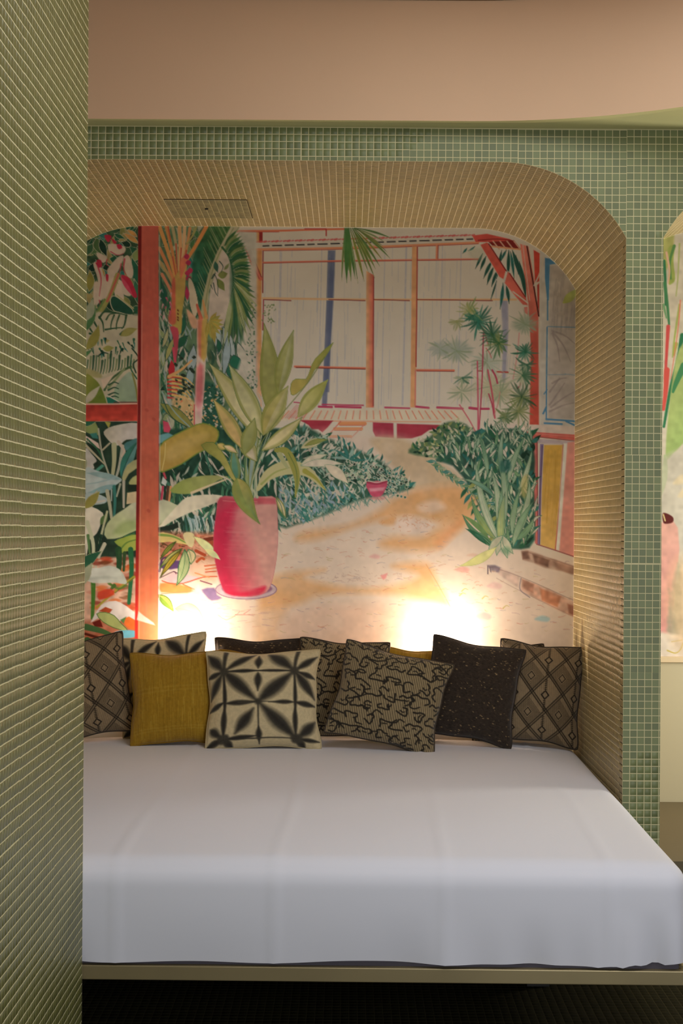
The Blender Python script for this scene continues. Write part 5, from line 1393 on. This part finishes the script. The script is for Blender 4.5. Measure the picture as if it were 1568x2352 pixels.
def paint_mural2(K):
    """the neighbouring mural, of which only the left edge shows: leaves, red stalk, pink pot"""
    P2 = PAPER * .96
    K.poly([(1380, 500), (2400, 500), (2400, 1600), (1380, 1600)], (214, 208, 194), 1, 2, blot=.2, bscale=60)
    K.poly([(1380, 520), (1548, 540), (1545, 590), (1530, 620), (1380, 640)], (178, 184, 110), .9, 3, 1)
    K.poly([(1534, 570), (1548, 565), (1546, 600), (1550, 640), (1542, 652), (1534, 650), (1536, 610)], (160, 178, 100), 1, 1.5, 3)
    for pts, w, c in (([(1548, 565), (1538, 600), (1540, 640)], 7, (96, 146, 90)), ([(1524, 600), (1527, 640), (1528, 700)], 8, (60, 128, 92)), ([(1526, 650), (1532, 700), (1536, 745)], 8, (76, 140, 98)), ([(1530, 580), (1537, 620), (1534, 650)], 5, (232, 190, 170)),
                      ([(1523, 700), (1530, 730)], 6, (120, 170, 126)), ([(1534, 750), (1531, 800), (1527, 870)], 9, (216, 90, 92)), ([(1531, 850), (1528, 900), (1523, 940)], 13, (222, 96, 90)), ([(1560, 700), (1548, 780), (1544, 820)], 5, (172, 190, 110)), ([(1552, 790), (1547, 815)], 9, (176, 188, 96)),
                      ([(1562, 690), (1556, 760), (1540, 870)], 3, (232, 140, 120)), ([(1566, 770), (1556, 830), (1540, 890), (1524, 980)], 10, (56, 128, 92)), ([(1560, 560), (1556, 640), (1552, 680)], 4, (178, 190, 130))):
        K.stroke(pts, w, c, w * .6, feather=1.2)
    K.poly([(1540, 900), (1560, 800), (1600, 780), (1620, 900), (1580, 1000), (1545, 1042), (1528, 1045)], (176, 196, 130), 1, 2, 3, col2=(160, 190, 120)); K.stroke([(1570, 840), (1552, 880), (1545, 900)], 16, (76, 144, 100), 6)
    K.poly([(1524, 1045), (1532, 1060), (1532, 1100), (1520, 1136), (1516, 1130)], (170, 198, 140), 1, 1.5, 2); K.stroke([(1518, 1050), (1518, 1120)], 2.5, (90, 130, 90))
    K.poly([(1500, 1060), (1620, 1000), (1620, 1500), (1500, 1500)], (198, 196, 186), .8, 6, blot=.3, bscale=50)
    for x, y, w in ((1565, 1100, 20), (1572, 1130, 16)): K.wash([(x - w, y + 10), (x, y - 10), (x + w, y), (x, y + 12)], (228, 214, 180), .8, 3, .2)
    K.poly([(1400, 1206), (1520, 1200), (1545, 1196), (1556, 1212), (1560, 1260), (1552, 1340), (1540, 1480), (1400, 1480)], (222, 172, 162), 1, 2, 1, col2=(226, 160, 160), g0=(1550, 1240), g1=(1530, 1450))
    K.poly([(1521, 1180), (1530, 1179), (1545, 1188), (1544, 1200), (1528, 1203), (1522, 1198)], (96, 40, 40), 1, 1.2, 3); K.stroke([(1523, 1182), (1527, 1196)], 3, (222, 206, 150))
    K.poly([(1548, 1320), (1562, 1300), (1566, 1440), (1548, 1460), (1530, 1448)], (150, 156, 146), .8, 4, 2, blot=.5, bscale=16)
    for i in range(50):
        x, y = K.r.uniform(1532, 1566), K.r.uniform(1340, 1450); K.stroke([(x, y), (x + 3, y + 10)], 5, (128, 134, 124), alpha=.25, feather=3, n=1)
    K.poly([(1400, 1460), (1520, 1452), (1620, 1470), (1620, 1520), (1400, 1520)], (226, 216, 204), 1, 4); K.stroke([(1532, 1494), (1550, 1500), (1562, 1492), (1568, 1476)], 3, (204, 186, 96), 1.5); K.stroke([(1542, 1474), (1566, 1470)], 2, (214, 196, 130))
    # the part beyond the edge of the view: stems with broad leaves over a pale path
    K.wash([(1600, 1250), (2200, 1180), (2200, 1520), (1600, 1520)], (232, 196, 150), .6, 20, .4)
    for i in range(26):
        x = 1730 + (i * 97) % 460; y = 1150 - (i * 61) % 420
        K.stroke([(x + 20, y + 220), (x + 8, y + 90), (x, y)], 9, (D(96, 104, 60), D(120, 112, 84), CRIM)[i % 3], 5, n=6)
        for s_ in (-1, 1):
            K.leaf((x + 8, y + 90), (x + s_ * K.r.uniform(60, 110), y + K.r.uniform(-40, 90)), 46, (MG, LG, SAGE, OLIVE, BLUG)[i % 5], s_ * 14, edge=DG, ew=2, vein=PALE, vw=1.5, n=16)
        K.leaf((x, y + 20), (x + K.r.uniform(-20, 20), y - 110), 40, (LG, SAGE, DG)[i % 3], 8, edge=DG, ew=2, vein=PALE, n=16)

mx = np.concatenate([np.arange(86, 196, 6), np.arange(196, 1330, 1.6)])
my = np.concatenate([np.arange(512, 1500, 1.6), np.arange(1500, 1740, 8)])
K = Canvas(mx, my, PAPER)
paint_mural(K)
M_MURAL = attr_mat('mural_print', 0.8, 0.2, noise=0.04, nscale=9)


def in_niche(n):
    def f(P):
        z = np.array([arch_z(min(max(x, n[0] + 1e-6), n[1] - 1e-6), *n) for x in P[:, 0]])
        return (P[:, 0] > n[0] - .003) & (P[:, 0] < n[1] + .003) & (P[:, 2] < z + .004)
    return f


me = printed_grid('mural', mx, my, px_plane(Y_BACK), K.a * 0.962, M_MURAL, in_niche(NICHES[0]))
tag(obj('mural', me), 'large painted garden mural with pink pot and red post, filling the niche wall', 'mural')
mx2 = np.concatenate([np.arange(1386, 1508, 6), np.arange(1508, 1600, 1.6), np.arange(1602, 2200, 3)])
my2 = np.arange(512, 1509, 1.6)
K2 = Canvas(mx2, my2, PAPER)
paint_mural2(K2)
me = printed_grid('mural', mx2, my2, px_plane(Y_BACK), K2.a, M_MURAL, in_niche(NICHES[1]))
tag(obj('mural', me), 'second painted mural with a pink pot, cut by the right edge of the view', 'mural')

# ------------------------------------------------------------------ bed
BED_PIV, BED_ANG = (0.814, 5.14), math.radians(-0.7)
BED_W, BED_L, SH_TOP, SH_BOT = 1.90, 1.835, 0.458, 0.222
bed = empty('bed', (BED_PIV[0], BED_PIV[1], 0), (0, 0, BED_ANG))
tag(bed, 'low double bed with a smooth white sheet and a slim metal base, in the niche', 'bed')


def sheet_h(x, y):
    """height added over the flat top: a slight crown and soft waves (bed coordinates)"""
    u = np.clip((x + BED_W / 2) / (BED_W / 2), -1, 1); v = np.clip((y + BED_L / 2) / (BED_L / 2), -1, 1)
    return 0.024 * np.clip(1 - u ** 4, 0, 1) * np.clip(1 - np.clip(-v, 0, 1) ** 4, 0, 1)


def bed_z(X, Y):
    c, s_ = math.cos(-BED_ANG), math.sin(-BED_ANG)
    dx, dy = X - BED_PIV[0], Y - BED_PIV[1]
    x, y = c * dx - s_ * dy, s_ * dx + c * dy
    return SH_TOP + float(sheet_h(np.array(x), np.array(y)))


def rounded_box_sheet():
    r = 0.055
    x0, x1, y0, y1, z0, z1 = -BED_W, 0.0, -BED_L, 0.0, SH_BOT, SH_TOP
    lo = np.array((x0 + r, y0 + r, -1.0)); hi = np.array((x1 - r, y1 - r, z1 - r))
    step = 0.014
    nx, ny, nzz = int(BED_W / step), int(BED_L / step), int((z1 - z0) / 0.010)
    gx, gy, gz = np.linspace(x0, x1, nx + 1), np.linspace(y0, y1, ny + 1), np.linspace(z0, z1, nzz + 1)
    V, Fc, key = [], [], {}

    def vid(p):
        k = tuple(np.round(p, 5))
        if k not in key: key[k] = len(V); V.append(p)
        return key[k]

    def grid(fn, na, nb, flip=False):
        ids = [[vid(fn(i, j)) for j in range(nb + 1)] for i in range(na + 1)]
        for i in range(na):
            for j in range(nb):
                q = (ids[i][j], ids[i + 1][j], ids[i + 1][j + 1], ids[i][j + 1])
                Fc.append(q[::-1] if flip else q)
    grid(lambda i, j: (gx[i], gy[j], z1), nx, ny)
    grid(lambda i, j: (gx[i], y0, gz[j]), nx, nzz)
    grid(lambda i, j: (gx[i], y1, gz[j]), nx, nzz, True)
    grid(lambda i, j: (x1, gy[i], gz[j]), ny, nzz)
    grid(lambda i, j: (x0, gy[i], gz[j]), ny, nzz, True)
    P = np.array(V)
    # rounded edges
    core = np.minimum(np.maximum(P, lo), hi)
    d = P - core; L = np.linalg.norm(d, axis=1); m = L > 1e-9
    N = np.zeros_like(P); N[m] = d[m] / L[m][:, None]
    P[m] = core[m] + N[m] * r
    t = np.clip((P[:, 2] - SH_BOT) / (SH_TOP - SH_BOT), 0, 1)
    P[:, 2] += sheet_h(P[:, 0], P[:, 1]) * t
    X, Y, Z = P.T
    topness = np.clip((t - 0.75) / 0.25, 0, 1)
    # long soft undulations of the quilt
    w = 0.0022 * np.sin(3.1 * X + 1.7 * Y + 1.0) * np.sin(2.3 * Y - 1.1 * X) + 0.0016 * np.sin(7 * X - 3 * Y) * np.sin(5 * Y + 2.0)
    P[:, 2] += w * topness
    # pressed fold lines running front to back
    for xc, a in ((-1.80 + .48, .0022), (-0.95, .0030), (-0.56, .0024), (-0.18, .0030)):
        k = np.exp(-((X - xc - 0.004 * np.sin(4 * Y)) / 0.007) ** 2)
        P[:, 2] += a * k * topness
        P[:, 1] -= a * 1.2 * k * (1 - topness) * (Y < -BED_L + .08)
    # hem: gathers at the lower edge of the front and right sides, lower edge pulled up unevenly
    low = np.clip((0.55 - t) / 0.55, 0, 1)
    fr = (Y < -BED_L + 0.07) & (t < .9)
    rt = (X > -0.05) & (t < .9)
    pull = 0.5 + 0.5 * np.sin(11.3 * X + 0.6) * np.sin(4.7 * X + 2.1)
    g = 0.004 * np.sin(43 * X + 9 * np.sin(3 * X)) + 0.005 * np.sin(17 * X + 1.3)
    P[fr, 1] += (g * low ** 1.5 + 0.012 * np.sin(np.pi * np.clip(t, 0, 1)) * -0.6)[fr]
    P[fr, 2] += (0.010 * low ** 3 * pull)[fr]
    g2 = 0.006 * np.sin(31 * Y + 2) * low
    P[rt, 0] += g2[rt]
    cx = np.exp(-((X + .10) / .10) ** 2)
    P[fr, 2] += (0.008 * cx * low ** 2 * np.abs(np.sin(60 * X)))[fr]
    P[fr, 1] += (0.010 * cx * low * np.sin(52 * X))[fr]
    return mesh('sheet', P, Fc, None, True)


M_SHEET = mat('white_cotton', rgb(232, 234, 246), 0.75, spec=0.3, bump=0.12, bscale=18, sheen=0.1)
sh = obj('sheet', rounded_box_sheet(), bed)
sh.data.materials.append(M_SHEET)
sh['label'] = 'smooth white bed sheet hanging over the front edge'
mb = MB(); mb.box(-BED_W + .02, -0.02, -BED_L + 0.012, -0.02, 0.206, 0.30)
mb.build('mattress_base', mat('dark_grey_fabric', rgb(84, 80, 90), 0.9, bump=.2, bscale=200), bed, bevel=0.01)['label'] = 'dark grey fabric base under the sheet'
M_BRASS = mat('brushed_metal', rgb(158, 144, 108), 0.4, metal=0.5, noise=0.25, nscale=3.0)
mb = MB(); mb.box(-BED_W, 0.0, -BED_L - 0.006, -BED_L + 0.03, 0.184, 0.217)
mb.build('rail', M_BRASS, bed, bevel=0.002)['label'] = 'slim brushed metal rail along the front'
mb = MB(); mb.box(-0.034, 0.0, -BED_L + 0.032, -0.01, 0.184, 0.217)
mb.build('rail', M_BRASS, bed, bevel=0.002)
mb = MB(); mb.box(-BED_W, -BED_W + .034, -BED_L + 0.032, -0.01, 0.184, 0.217)
mb.build('rail', M_BRASS, bed, bevel=0.002)
mb = MB(); mb.box(-BED_W + .036, -0.036, -BED_L + 0.032, -0.01, 0.19, 0.206)
mb.build('slat_board', M_BLACK, bed)
for lx in (-1.6, -0.28):
    for ly in (-0.35, -1.25):
        mb = MB(); mb.box(lx - .03, lx + .03, ly - .03, ly + .03, 0.0, 0.19)
        mb.build('leg', M_BLACK, bed)

# ------------------------------------------------------------------ cushions
def canvas01(n, base):
    g = np.linspace(0, 1000, n)
    return Canvas(g, g, base), g


def pat_shibori(c):
    ink, core = (66, 62, 52), (40, 38, 34)

    def lens(p, q, w, peak=.5, soft=9, al=.95):
        c.leaf(p, q, w * 1.25, ink, 0, peak=peak, feather=soft, n=16, tex=.05, alpha=al)
        c.leaf(p, q, w * .6, core, 0, peak=peak, feather=soft * .8, n=16, tex=.05, alpha=.8)

    def line(p, q, w):
        c.stroke([p, q], w, ink, w * .7, feather=6, n=1)
    N1, N2, C, N3, N4 = (165, 240), (785, 245), (470, 555), (165, 915), (790, 920)
    for n, lw in ((N1, 1), (N2, .85)):
        c.stroke([(n[0] + 30, -20), (n[0] + 8, 120), n], 44 * lw, ink, 26, feather=9, n=4)
        line(n, (n[0] + 5, 560), 24 * lw); lens((n[0] + 5, 300), (n[0] + 8, 700), 34 * lw)
        lens((n[0] + 5, 600), (n[0], 925), 46 * lw, .4)
    line(N1, N2, 16); lens(N1, (470, 240), 34, .6); lens((470, 240), N2, 24, .4)
    lens((0, 300), N1, 46, .4); lens(N2, (1000, 320), 46, .6)
    lens((20, 60), N1, 92, .42, 22); lens(N1, (450, 20), 60, .55, 14); lens(N1, (10, 520), 66, .55, 18); lens(N1, C, 92, .40, 22)
    lens((560, 30), N2, 96, .42, 24); lens(N2, (985, 90), 62, .55, 14); lens(N2, (985, 520), 80, .5, 18); lens(C, N2, 100, .42, 24)
    lens((475, 40), (470, 215), 54, .55, 12); lens((470, 262), (468, 450), 52, .4, 12)
    lens((-10, 640), (170, 545), 46, .5); lens((170, 560), C, 42, .45); line((300, 556), C, 14)
    lens((560, 562), (785, 560), 34, .6); lens((785, 560), (1010, 590), 46, .45); line(C, (600, 560), 8)
    lens((430, 620), (270, 860), 86, .5, 22); lens(C, N4, 104, .55, 26)
    line(C, (474, 980), 14); lens((472, 790), (474, 960), 44, .5, 10)
    line(N3, N4, 16); lens(N3, (460, 890), 40, .5); lens(N4, (1000, 930), 36, .5); lens((0, 980), N3, 60, .5)
    lens((40, 800), N3, 66, .3, 18); lens(N4, (985, 740), 78, .55, 20); lens(N4, (860, 1010), 60, .5); lens(N3, (250, 1010), 60, .5)
    for n, r_ in ((N1, 34), (N2, 36), (C, 24), (N3, 46), (N4, 44)):
        c.poly([(n[0] - r_, n[1] - r_ * .8), (n[0] + r_ * .9, n[1] - r_), (n[0] + r_, n[1] + r_ * .8), (n[0] - r_ * .8, n[1] + r_)], ink, .95, 12, 4)


def pat_diamond(c):
    d1, d2 = (36, 31, 24), (64, 54, 40)
    # fine woven ground
    for k in range(-1000, 2000, 22):
        c.stroke([(k, 0), (k + 90, 1000)], 8, d2, alpha=.20, feather=3, n=1)
    P = 350
    def dline(p, q):
        p, q = np.array(p, float), np.array(q, float); d = (q - p) / np.hypot(*(q - p)); n = np.array((-d[1], d[0])) * 12
        c.stroke([p + n, q + n], 9, d1, n=1, feather=3); c.stroke([p - n, q - n], 9, d1, n=1, feather=3)
        c.stroke([p, q], 10, d2, n=1, feather=4, alpha=.4)
    O = 60
    for k in range(-4, 8):
        m = (k + .5) * P + O
        dline((m - 1500, 1500), (m + 200, -200)); dline((m - 1500, -1500 + 1000), (m + 500, 1500))
    for i in range(-1, 8):
        for j in range(-1, 8):
            if (i + j) % 2: continue
            cx, cy = O + i * P / 2 - 0.0, j * P / 2
            if i % 2 == 0:
                for rr in (138, 120, 102, 84, 66, 40):
                    q = [(cx, cy - rr), (cx + rr, cy), (cx, cy + rr), (cx - rr, cy)]
                    for a in range(4):
                        c.stroke([q[a], q[(a + 1) % 4]], 6 if rr > 50 else 9, d1 if rr < 50 else d2, n=1, feather=3, alpha=.9 if rr < 50 else .75)
            else:
                rr = 40
                q = [(cx, cy - rr), (cx + rr, cy), (cx, cy + rr), (cx - rr, cy)]
                for a in range(4): c.stroke([q[a], q[(a + 1) % 4]], 13, d1, n=1, feather=3)
                for sgn in (-1, 1):
                    c.stroke([(cx, cy + sgn * 150), (cx, cy + sgn * rr)], 12, d2, n=1, feather=4, alpha=.7)
                    for a in range(6):
                        y = cy + sgn * (55 + a * 18); c.stroke([(cx - 14, y), (cx + 14, y + 3)], 6, d1, n=1, feather=2.5)


def pat_snake(c):
    d1 = (36, 32, 26)
    r = np.random.default_rng(5)
    for k in range(-400, 1000, 22):
        c.stroke([(k, 0), (k + 200, 500), (k + 380, 1000)], 11, (62, 54, 40), alpha=.62, feather=3.5, n=2)
    for i in range(7):
        for j in range(7):
            cx, cy = 70 + i * 145 + r.normal(0, 14), 70 + j * 145 + r.normal(0, 14)
            R = r.uniform(38, 62); n = 10
            ph = r.uniform(0, 6.28)
            pts = []
            gap = r.integers(2, 5)
            for k in range(n - gap + 1):
                a = ph + 2 * math.pi * k / n
                rr = R * (1 + .34 * math.sin(3 * a + ph) + r.normal(0, .10))
                pts.append((cx + rr * 1.25 * math.cos(a), cy + rr * .95 * math.sin(a)))
            c.stroke(pts, 17, d1, 14, feather=4, n=4)
            if r.random() < .75:
                a = r.uniform(0, 6.28)
                q = [(cx + R * 1.2 * math.cos(a), cy + R * math.sin(a))]
                for k in range(3):
                    q.append((q[-1][0] + r.uniform(-10, 60), q[-1][1] + r.uniform(-45, 45)))
                c.stroke(q, 15, d1, 12, feather=4, n=4)
            if r.random() < .6:
                c.stroke([(cx - 16, cy + r.uniform(-6, 6)), (cx + 4, cy + r.uniform(-14, 14)), (cx + 20, cy)], 13, d1, 11, feather=3.5, n=3)


def pat_gold(c):
    r = np.random.default_rng(8)
    for k in range(0, 1000, 13):
        y = 0
        while y < 1000:
            L = r.uniform(60, 260)
            if r.random() < .7:
                c.stroke([(k + r.normal(0, 3), y), (k + r.normal(0, 4), y + L)], r.uniform(3, 7), (188, 158, 62) if r.random() < .62 else (132, 98, 20), alpha=r.uniform(.25, .75), feather=2.5, n=1)
            y += L + r.uniform(0, 30)
    for y in (410, 450, 830, 860):
        c.stroke([(40, y + 25), (500, y), (960, y - 15)], 9, (196, 170, 80), alpha=.25, feather=8, n=4)


def pat_dark(c):
    r = np.random.default_rng(9)
    for k in range(2600):
        x, y = r.uniform(0, 1000), r.uniform(0, 1000)
        a = r.uniform(-.5, .5); L = r.uniform(6, 18)
        v = r.random()
        if v < .72: col, al = (36, 30, 25), .7
        elif v < .93: col, al = (88, 72, 54), .6
        else: col, al = (190, 160, 112), .8
        c.stroke([(x, y), (x + L * math.cos(a), y + L * math.sin(a))], r.uniform(4, 8), col, alpha=al, feather=2.5, n=1)


KINDS = {}


def cushion_meshes(kind, base, painter, rough, piping_col, n=170, sheen=0.2):
    c, g = canvas01(n, base)
    painter(c)
    m = attr_mat(kind + '_cloth', rough, 0.2, bump=0.35, bscale=260, noise=0.10, nscale=30, sheen=sheen)

    def shape(U, V, side):
        u, v = U / 500 - 1, V / 500 - 1        # -1..1, v downwards
        cu = 1 - 0.03 * (u * u * v * v) ** 5          # slightly blunted corners
        x = u * cu * (1 - 0.105 * (1 - v ** 2) * np.abs(u) ** 2 + 0.012 * np.sin(7 * v + 2 * np.sign(u)) * u ** 2) * 0.5
        z = -v * cu * (1 - 0.105 * (1 - u ** 2) * np.abs(v) ** 2 + 0.012 * np.sin(6 * u + 1 + 2 * np.sign(v)) * v ** 2) * 0.5
        t = (np.clip(1 - u ** 2, 0, 1) ** 0.55) * (np.clip(1 - v ** 2, 0, 1) ** 0.55)
        t = t * (1 + 0.05 * np.sin(5 * u + 2 * v) * np.sin(3 * v + 1))
        edge_d = np.clip(1 - np.maximum(np.abs(u), np.abs(v)), 0, 1)
        t = t + 0.05 * np.sin(16 * (u + .6 * v) + 2 * np.sin(5 * v)) * np.exp(-((edge_d - .10) / .08) ** 2) * edge_d * 4     # puckers along the seams
        return np.stack([x, side * 0.5 * t, z], -1)
    front = printed_grid(kind + '_front', g, g, lambda X, Y: shape(X, Y, -1), c.a, m)
    gb = np.linspace(0, 1000, 36)
    back = printed_grid(kind + '_back', gb, gb, lambda X, Y: shape(1000 - X, Y, 1), np.tile(np.array(base, float), (36, 36, 1)), m)
    for me in (front, back): me.polygons.foreach_set('use_smooth', [True] * len(me.polygons))
    # seam cord round the edge
    k = 40; t = np.linspace(-1, 1, k, endpoint=False)
    loop = np.concatenate([np.stack([t, -np.ones(k)], 1), np.stack([np.ones(k), t], 1), np.stack([-t, np.ones(k)], 1), np.stack([-np.ones(k), -t], 1)])
    P = shape((loop[:, 0] + 1) * 500, (loop[:, 1] + 1) * 500, 1)
    P[:, 1] = 0
    return front, back, P, mat(kind + '_seam', piping_col, 0.85)


def seam_mesh(name, P, w, h, material, r=0.0035, n=6):
    Q = P * np.array((w, 1, h)); k = len(Q)
    T = np.roll(Q, -1, 0) - np.roll(Q, 1, 0); T /= np.linalg.norm(T, axis=1)[:, None]
    B = np.array((0, 1.0, 0)); N = np.cross(T, B)
    v, f = [], []
    for i in range(k):
        for j in range(n):
            a = 2 * math.pi * j / n
            v.append(Q[i] + r * (math.cos(a) * N[i] + math.sin(a) * B))
    for i in range(k):
        for j in range(n):
            f.append((i * n + j, i * n + (j + 1) % n, ((i + 1) % k) * n + (j + 1) % n, ((i + 1) % k) * n + j))
    return mesh(name, v, f, material, True)


KINDS['shibori'] = cushion_meshes('shibori', (206, 190, 150), pat_shibori, 0.85, rgb(190, 174, 134))
KINDS['diamond'] = cushion_meshes('diamond', (146, 126, 97), pat_diamond, 0.9, rgb(60, 50, 38), 200)
KINDS['snake'] = cushion_meshes('snake', (164, 146, 110), pat_snake, 0.9, rgb(62, 52, 40), 200)
KINDS['gold'] = cushion_meshes('gold', (158, 122, 30), pat_gold, 0.9, rgb(140, 106, 16))
KINDS['dark'] = cushion_meshes('dark', (54, 45, 37), pat_dark, 0.95, rgb(48, 38, 30))


def cushion(kind, cx, cy, d, w, h, roll, lean, yaw, label, t=0.11, name='cushion', group=None):
    """square throw cushion; (cx, cy, d) is its middle, roll turns it in its own plane (clockwise +), lean tips it back"""
    front, back, P, sm = KINDS[kind]
    p = px(cx, cy, d)
    e = empty(name, p)
    R = Matrix.Rotation(math.radians(yaw), 4, 'Z') @ Matrix.Rotation(math.radians(-lean), 4, 'X') @ Matrix.Rotation(math.radians(roll), 4, 'Y')
    e.rotation_euler = R.to_euler()
    tag(e, label, 'cushion', group)
    a = obj('cover', front, e); a.scale = (w, t, h)
    b = obj('back_cover', back, e); b.scale = (w, t, h)
    s_ = obj('seam', seam_mesh('seam', P, w, h, sm), e)
    return e


G = 'throw cushions along the head of the bed'
cushion('diamond', 192, 1582, 5.02, .335, .360, -11, 12, 6, 'tan cushion with black diamond lines, half hidden by the left mosaic partition', .10, group=G)
cushion('shibori', 377, 1574, 5.09, .325, .364, -6, 10, -4, 'cream cushion with black dye marks behind the left mustard cushion', .09, group=G)
cushion('gold', 402, 1603, 4.95, .315, .332, -2, 17, 4, 'mustard yellow cushion with fine vertical threads, left of the front cream one', .13, group=G)
cushion('dark', 593, 1580, 5.11, .325, .365, 0, 9, 0, 'dark brown cushion showing only its top edge behind the front cream cushion', .08, group=G)
cushion('gold', 590, 1601, 5.03, .30, .325, 3, 12, 0, 'mustard cushion almost hidden behind the front cream cushion', .06, group=G)
cushion('shibori', 603, 1607, 4.90, .400, .352, -1.5, 18, 0, 'cream cushion with black star dye pattern, front centre', .14, group=G)
cushion('snake', 785, 1583, 5.07, .325, .360, 3, 11, 0, 'brown cushion with wriggly black lines standing behind its tilted twin', .09, group=G)
cushion('gold', 946, 1584, 5.09, .270, .300, 4, 10, 0, 'mustard cushion peeking out between wriggly and dark cushions', .08, group=G)
cushion('snake', 893, 1603, 4.87, .385, .338, 13, 18, -2, 'tilted brown cushion with wriggly black lines, front right of centre', .14, group=G)
cushion('dark', 1083, 1587, 4.98, .330, .356, 9, 13, -3, 'dark brown speckled cushion left of the right diamond cushion', .13, group=G)
cushion('snake', 1166, 1592, 5.12, .28, .350, -3, 9, 0, 'brown cushion mostly hidden between the dark and right diamond cushions', .09, group=G)
cushion('diamond', 1236, 1592, 5.03, .310, .364, 5, 12, -10, 'tan cushion with black diamond lines against the right niche side', .12, group=G)

# ------------------------------------------------------------------ wall lamps hidden behind the cushions
M_LAMPBODY = mat('lamp_metal', rgb(200, 190, 170), 0.4, metal=0.6)
M_GLOW = bpy.data.materials.new('lamp_glass'); M_GLOW.use_nodes = True
_b = M_GLOW.node_tree.nodes['Principled BSDF']
_b.inputs['Emission Color'].default_value = (1, .72, .46, 1); _b.inputs['Emission Strength'].default_value = 8.0


def wall_lamp(x, z, label, power):
    e = empty('wall_lamp', (x, Y_BACK - 0.002, z))
    tag(e, label, 'lamp', 'lamps behind the cushions')
    mb = MB(); mb.lathe([(0.034, 0), (0.034, 0.008), (0.030, 0.011)], (0, 0, 0), (0, -1, 0), (1, 0, 0), (0, 0, 1))
    mb.build('backplate', M_LAMPBODY, e)
    mb = MB(); mb.lathe([(0.006, 0), (0.006, 0.032)], (0, -0.011, 0), (0, -1, 0), (1, 0, 0), (0, 0, 1), 10)
    mb.build('arm', M_LAMPBODY, e)
    mb = MB(); mb.lathe([(0.004, 0), (0.022, 0.004), (0.034, 0.018), (0.036, 0.044)], (0, -0.075, -0.020), (0, 0, 1), (1, 0, 0), (0, 1, 0))
    mb.build('cup', M_LAMPBODY, e)
    mb = MB(); mb.lathe([(0.019, 0), (0.017, 0.008), (0.010, 0.014), (0.002, 0.016)], (0, -0.075, 0.0245), (0, 0, 1), (1, 0, 0), (0, 1, 0))
    mb.build('bulb', M_GLOW, e, True)
    for kind, watt in (('SPOT', power * .48), ('POINT', power * .40)):   # uplighter: most light leaves upwards, some through the glass sideways
        d = bpy.data.lights.new('lamp_light', kind)
        d.energy, d.color, d.shadow_soft_size = watt, (1.0, .79, .60), 0.012
        if kind == 'SPOT': d.spot_size, d.spot_blend = math.radians(156), 1.0
        l = obj('lamp_light', d, e, (0, -0.075, 0.052))
        l.rotation_euler = (math.radians(180), 0, 0)
    return e


wall_lamp(px(432, 1500, Y_BACK)[0], px(432, 1530, Y_BACK)[2], 'small wall lamp glowing behind the left cushions', 15.5)
wall_lamp(px(1012, 1480, Y_BACK)[0], px(1012, 1530, Y_BACK)[2], 'small wall lamp glowing behind the dark cushion on the right', 15.5)
